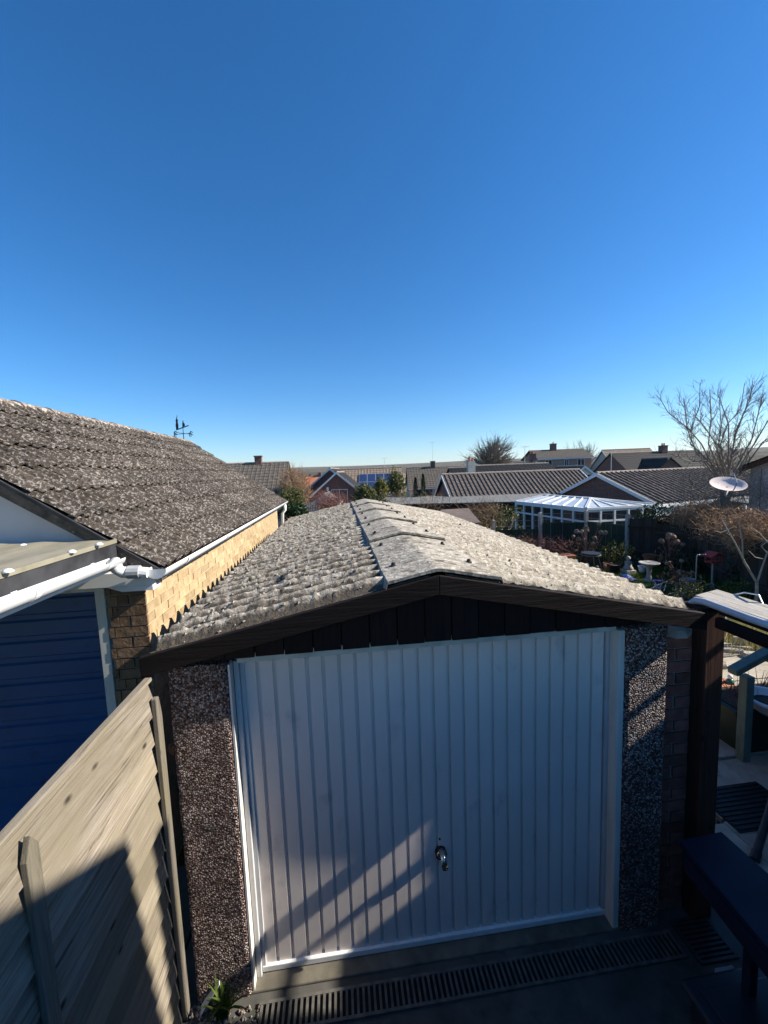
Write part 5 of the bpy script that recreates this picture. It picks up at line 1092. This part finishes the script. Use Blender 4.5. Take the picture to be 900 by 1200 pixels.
# --- little white shed and picket fence on the left
Ws = gable_front('shed', 'small white gabled summerhouse in front of the brick gable', (365, 590), (395, 588.5), (379, 580), 30, 3, -2, M_white, M_felt, rib=0, barge=M_white, over=.12); Ws.t['category'] = 'shed'
Ws.window(Ws.W*.3, Ws.W*.7, Ws.ze-.9, Ws.ze-.1, 1, 'gable')
pa, pb = atD(357, 592, 25), atD(377, 590, 25.5); PF = thing('picket_fence', 'short pale picket fence before the white summerhouse', 'fence', V((pa.x, pa.y, terr(pa.x, pa.y))))
for k in range(9): q = pa.lerp(pb, k/8); g = terr(q.x, q.y); part('picket', MB().box(q.x-.045, q.x+.045, q.y-.012, q.y+.012, g, q.z+.1).prism([V((q.x-.045, q.y-.012, q.z+.1)), V((q.x+.045, q.y-.012, q.z+.1)), V((q.x, q.y-.012, q.z+.16))], (0,.024,0)), M_plank, PF)
for z in (.1, .9): part('rail', MB().bar(V((pa.x, pa.y+.03, pa.z-z)), V((pb.x, pb.y+.03, pb.z-z)), .03, .07), M_plank, PF)
# ================================================================== BACKGROUND VEGETATION
def at_bush(name, label, px, py, D, rpx, hpx, n, s, mat, seed, **k):
    c = atD(px, py, D); rx = rpx*D/FPX; bush(name, label, c, rx, rx*.9, hpx*D/FPX, n, s, mat, seed, **k)
at_bush('olive_bush', 'rounded yellow green bush right of the patio door gable', 427, 580, 26, 13, 13, 2600, .085, M_leafo, 41); at_bush('olive_bush', 'taller golden green bush under the solar panel house', 446, 574, 27, 9, 15, 2400, .085, M_leafy, 42); at_bush('evergreen_bush', 'low dark evergreen bush behind the ridge end', 440, 590, 22, 16, 8, 1600, .07, M_leafd, 43)
at_bush('grey_green_bush', 'big rounded grey green bush left of the dark conifers', 464, 568, 33, 12, 18, 3000, .1, M_leafo, 44)
for px, py, hh, sd, l in ((487, 572, 12, 45, 'shorter dark conifer left of the ribbed bungalow gable'), (496, 570, 14, 46, 'taller dark conifer against the ribbed bungalow gable')):
    c = atD(px, py, 27.5); g = terr(c.x, c.y); t = thing('conifer', l, 'tree', (c.x, c.y, g)); b = MB(); r = random.Random(sd); H_ = c.z+hh*27.5/FPX-g
    for i in range(1500):
        f = r.random()**.7; rr = .42*(1-f)**.6*(.5+.5*r.random()); a = r.uniform(0, 2*pi); q = V((c.x+rr*cos(a), c.y+rr*sin(a), g+.3+f*(H_-.3))); u = V((cos(a), sin(a), r.uniform(.3, 1.4))).normalized()*.11; s_ = V((-sin(a), cos(a), 0))*.035; b.face([q-s_, q+s_, q+u])
    part('crown', b, M_leafd, t); part('trunk', MB().tube([(c.x, c.y, g-.1), (c.x, c.y, g+H_*.8)], [.07, .02], 6), M_bark, t)
# hedge behind the gable end on the left
at_bush('green_hedge', 'dark green hedge beyond the end of the tiled garage', 345, 600, 15, 18, 11, 2600, .06, M_leafd, 47, cat='hedge'); at_bush('olive_hedge', 'olive brown hedge beyond the tiled garage gutter', 342, 583, 20, 16, 13, 2600, .06, M_leafo, 48, cat='hedge')
c = atD(345, 568, 30); twig_bush('twiggy_tree', 'leafless brown twiggy tree right of the grey brown roof', c+V((0,0,-.6)), 1.25, 1.1, 1.7, 1700, .75, .012, M_twig, 49, cat='tree', updir=1.2, leafmat=M_leafb, nl=500, ls=.06)
c = atD(386, 592, 19); twig_bush('red_stem_shrub', 'reddish bare stemmed shrub behind the ridge left end', c, 1.0, .6, .6, 900, .45, .007, M_twigr, 50, updir=.9)
c = atD(405, 590, 17); twig_bush('red_stem_shrub', 'low reddish bare shrub at the ridge far end', c+V((-.5,0,-.1)), .6, .5, .45, 420, .4, .006, M_twigr, 51, updir=.9)
c = atD(585, 603, 16.5); bush('pale_shrub', 'pale olive shrub between the felt shed and the green fence', c+V((0,0,-.2)), 1.1, .8, .7, 1300, .06, M_leafo, 52); twig_bush('dry_border_stems', 'pale dry stems standing by the felt shed roof', atD(565, 606, 15.5), .9, .6, .6, 420, .5, .006, M_twig, 53, updir=1)
twig_bush('dry_border_stems', 'sparse brown stems before the long flat roof', atD(480, 592, 16), 2.4, .4, .35, 260, .45, .006, M_twig, 54, updir=1.2)
# distant trees
p = atD(573, 548, 72); p.z = terr(p.x, p.y); bare_tree('bare_round_tree', 'big round crowned leafless tree on the skyline behind the black roof', p, 5.6, .3, 44, 2.9, 2, 61, M_bark, .45, .03, 1.5, None, .015, 5, True)
p = atD(687, 545, 110); p.z = terr(p.x, p.y); bare_tree('bare_round_tree', 'smaller leafless tree between the two storey house and the pale gable', p, 4.0, .3, 11, 4.4, 3, 62, M_bark, .5, .03, .7, None, .03, 3)
for px, D, sd, l in ((416, 150, 63, 'hazy leafless tree left of the solar panel roof'), (424, 155, 64, 'hazy leafless tree directly above the solar panels'), (433, 150, 65, 'hazy leafless tree right above the solar panel roof')):
    p = atD(px, 548, D); p.z = terr(p.x, p.y); bare_tree('distant_bare_tree', l, p, 1.6, .2, 8, 2.6, 2, sd, M_twig, .55, .03, .6, 'hazy bare trees on the skyline', .03, 4)
# belts of scrub and roofs towards the horizon
b = MB(); r = random.Random(70)
for i in range(5200):
    px = r.uniform(330, 720); D = r.uniform(130, 420); c = CAM+ray(px, 552)*D; g = terr(c.x, c.y); s = D*.0042*r.uniform(.5, 1.2); q = V((c.x, c.y, g+r.random()**1.6*5.0)); a = V((r.gauss(0,1), r.gauss(0,.5), r.gauss(0,1))).normalized(); t_ = a.orthogonal().normalized(); b.face([q-t_*s, q+a.cross(t_)*s*.7, q+t_*s, q-a.cross(t_)*s*.7])
tag(part('far_scrub', b, pm('winter scrub', (.07,.06,.045), (.12,.095,.07), .3, 1, 0)), 'belt of far winter scrub and trees below the skyline', 'scrub', kind='stuff')
r = random.Random(71); FHs = ['brick house with red tiled roof far off left of the solar roof', 'cream house with brown roof far off behind the conifers', 'brick house with brown roof far off above the flat garages', 'cream house with red roof on the far slope', 'brick house with grey roof on the far slope', 'cream house with grey roof far off beyond the bare tree']
for i, px in enumerate((356, 372, 440, 470, 505, 540)):
    D = (95, 120, 105, 140, 130, 160)[i]; c = CAM+ray(px, 552)*D; g = terr(c.x, c.y); h = House('house', FHs[i], (c.x, c.y), r.uniform(-.3,.3), r.uniform(8, 12), 8, g-.5, g+2.6, g+4.9, (M_housebrick, M_creamwall)[i % 2], (M_terra if i in (0, 3) else (M_ttile, M_gtile)[i > 3]), rib=0, over=.3); h.window(1.2, 2.8, g+1, g+2.2, 1); h.window(4.5, 6.1, g+1, g+2.2, 1); h.chimney(h.L*.3, 4, 1.0, .7, M_redbrick, 1)
# ================================================================== OWN HOUSE (right of and behind the camera; it shades the yard)
OH = thing('own_house', 'brick house with tiled roof standing beside the yard, casting its shade', 'house', (7, -4, 0)); hx = 3.78; ey = -.87; ez = 4.87
part('wall', MB().prism([V((hx, ey-.25, -.05)), V((hx, -5.3, -.05)), V((hx, -5.3, ez-.1)), V((hx, -3.15, ez+1.25)), V((hx, ey-.25, ez-.1))], (7, 0, 0)), M_housebrick, OH)
for s in (0, 1):
    y0 = ey if s == 0 else -5.43; part('roof', MB().prism([V((hx-.12, y0, ez-.14)), V((hx-.12, -3.15, ez+.61*2.28-.14)), V((hx-.12, -3.15, ez+.61*2.28)), V((hx-.12, y0, ez))], (7.3, 0, 0)), M_ptile, OH)
part('extension_wall', MB().box(hx, hx+4, ey-.2, 1.17, -.05, 2.91), M_housebrick, OH); part('extension_roof', MB().box(hx-.02, hx+4.1, ey-.15, 1.19, 2.912, 3.01), M_felt, OH)
part('guard_rail', MB().tube([(hx+.02, -.8, 3.225), (hx+.02, 1.15, 3.225)], .027, 8).tube([(hx+.02, 1.1, 3.01), (hx+.02, 1.1, 3.2)], .015, 6), M_alu, OH)
part('sky_block_wall', MB().box(-1.45, hx-.3, -3.3, -3.08, -.05, 1.75), M_housebrick, OH)  # unseen wall added to keep low sky light off the lower door
part('vent_pipe', MB().tube([(hx-.06, -.62, 0), (hx-.06, -.62, 4.68)], .055, 12), M_grey, OH)
for (y0, y1, z0, z1) in ((-2.6, -1.6, .9, 2.1), (-4.4, -3.4, .9, 2.1), (-3.6, -2.4, 3.2, 4.4)):
    w_ = part('window', MB().box(hx-.012, hx-.002, y0, y1, z0, z1), M_glassd, OH)
    for (a, c, d, e) in ((y0-.06, y1+.06, z1, z1+.06), (y0-.06, y1+.06, z0-.06, z0), (y0-.06, y0, z0, z1), (y1, y1+.06, z0, z1), ((y0+y1)/2-.03, (y0+y1)/2+.03, z0, z1)): part('frame', MB().box(hx-.05, hx-.003, a, c, d, e), M_white, w_)
# ================================================================== AIR
hm = bpy.data.materials.new('haze'); hm.use_nodes = True; hn = hm.node_tree.nodes; hn.remove(hn['Principled BSDF']); pv = hn.new('ShaderNodeVolumePrincipled'); pv.inputs['Color'].default_value = (.9, .95, 1, 1); pv.inputs['Density'].default_value = .00008; pv.inputs['Anisotropy'].default_value = .2
hm.node_tree.links.new(pv.outputs[0], hn['Material Output'].inputs['Volume'])
tag(part('haze', MB().box(-5200, 5200, -70, 6500, -14, 120), hm), 'thin blue air over the far slopes', 'haze', kind='stuff')
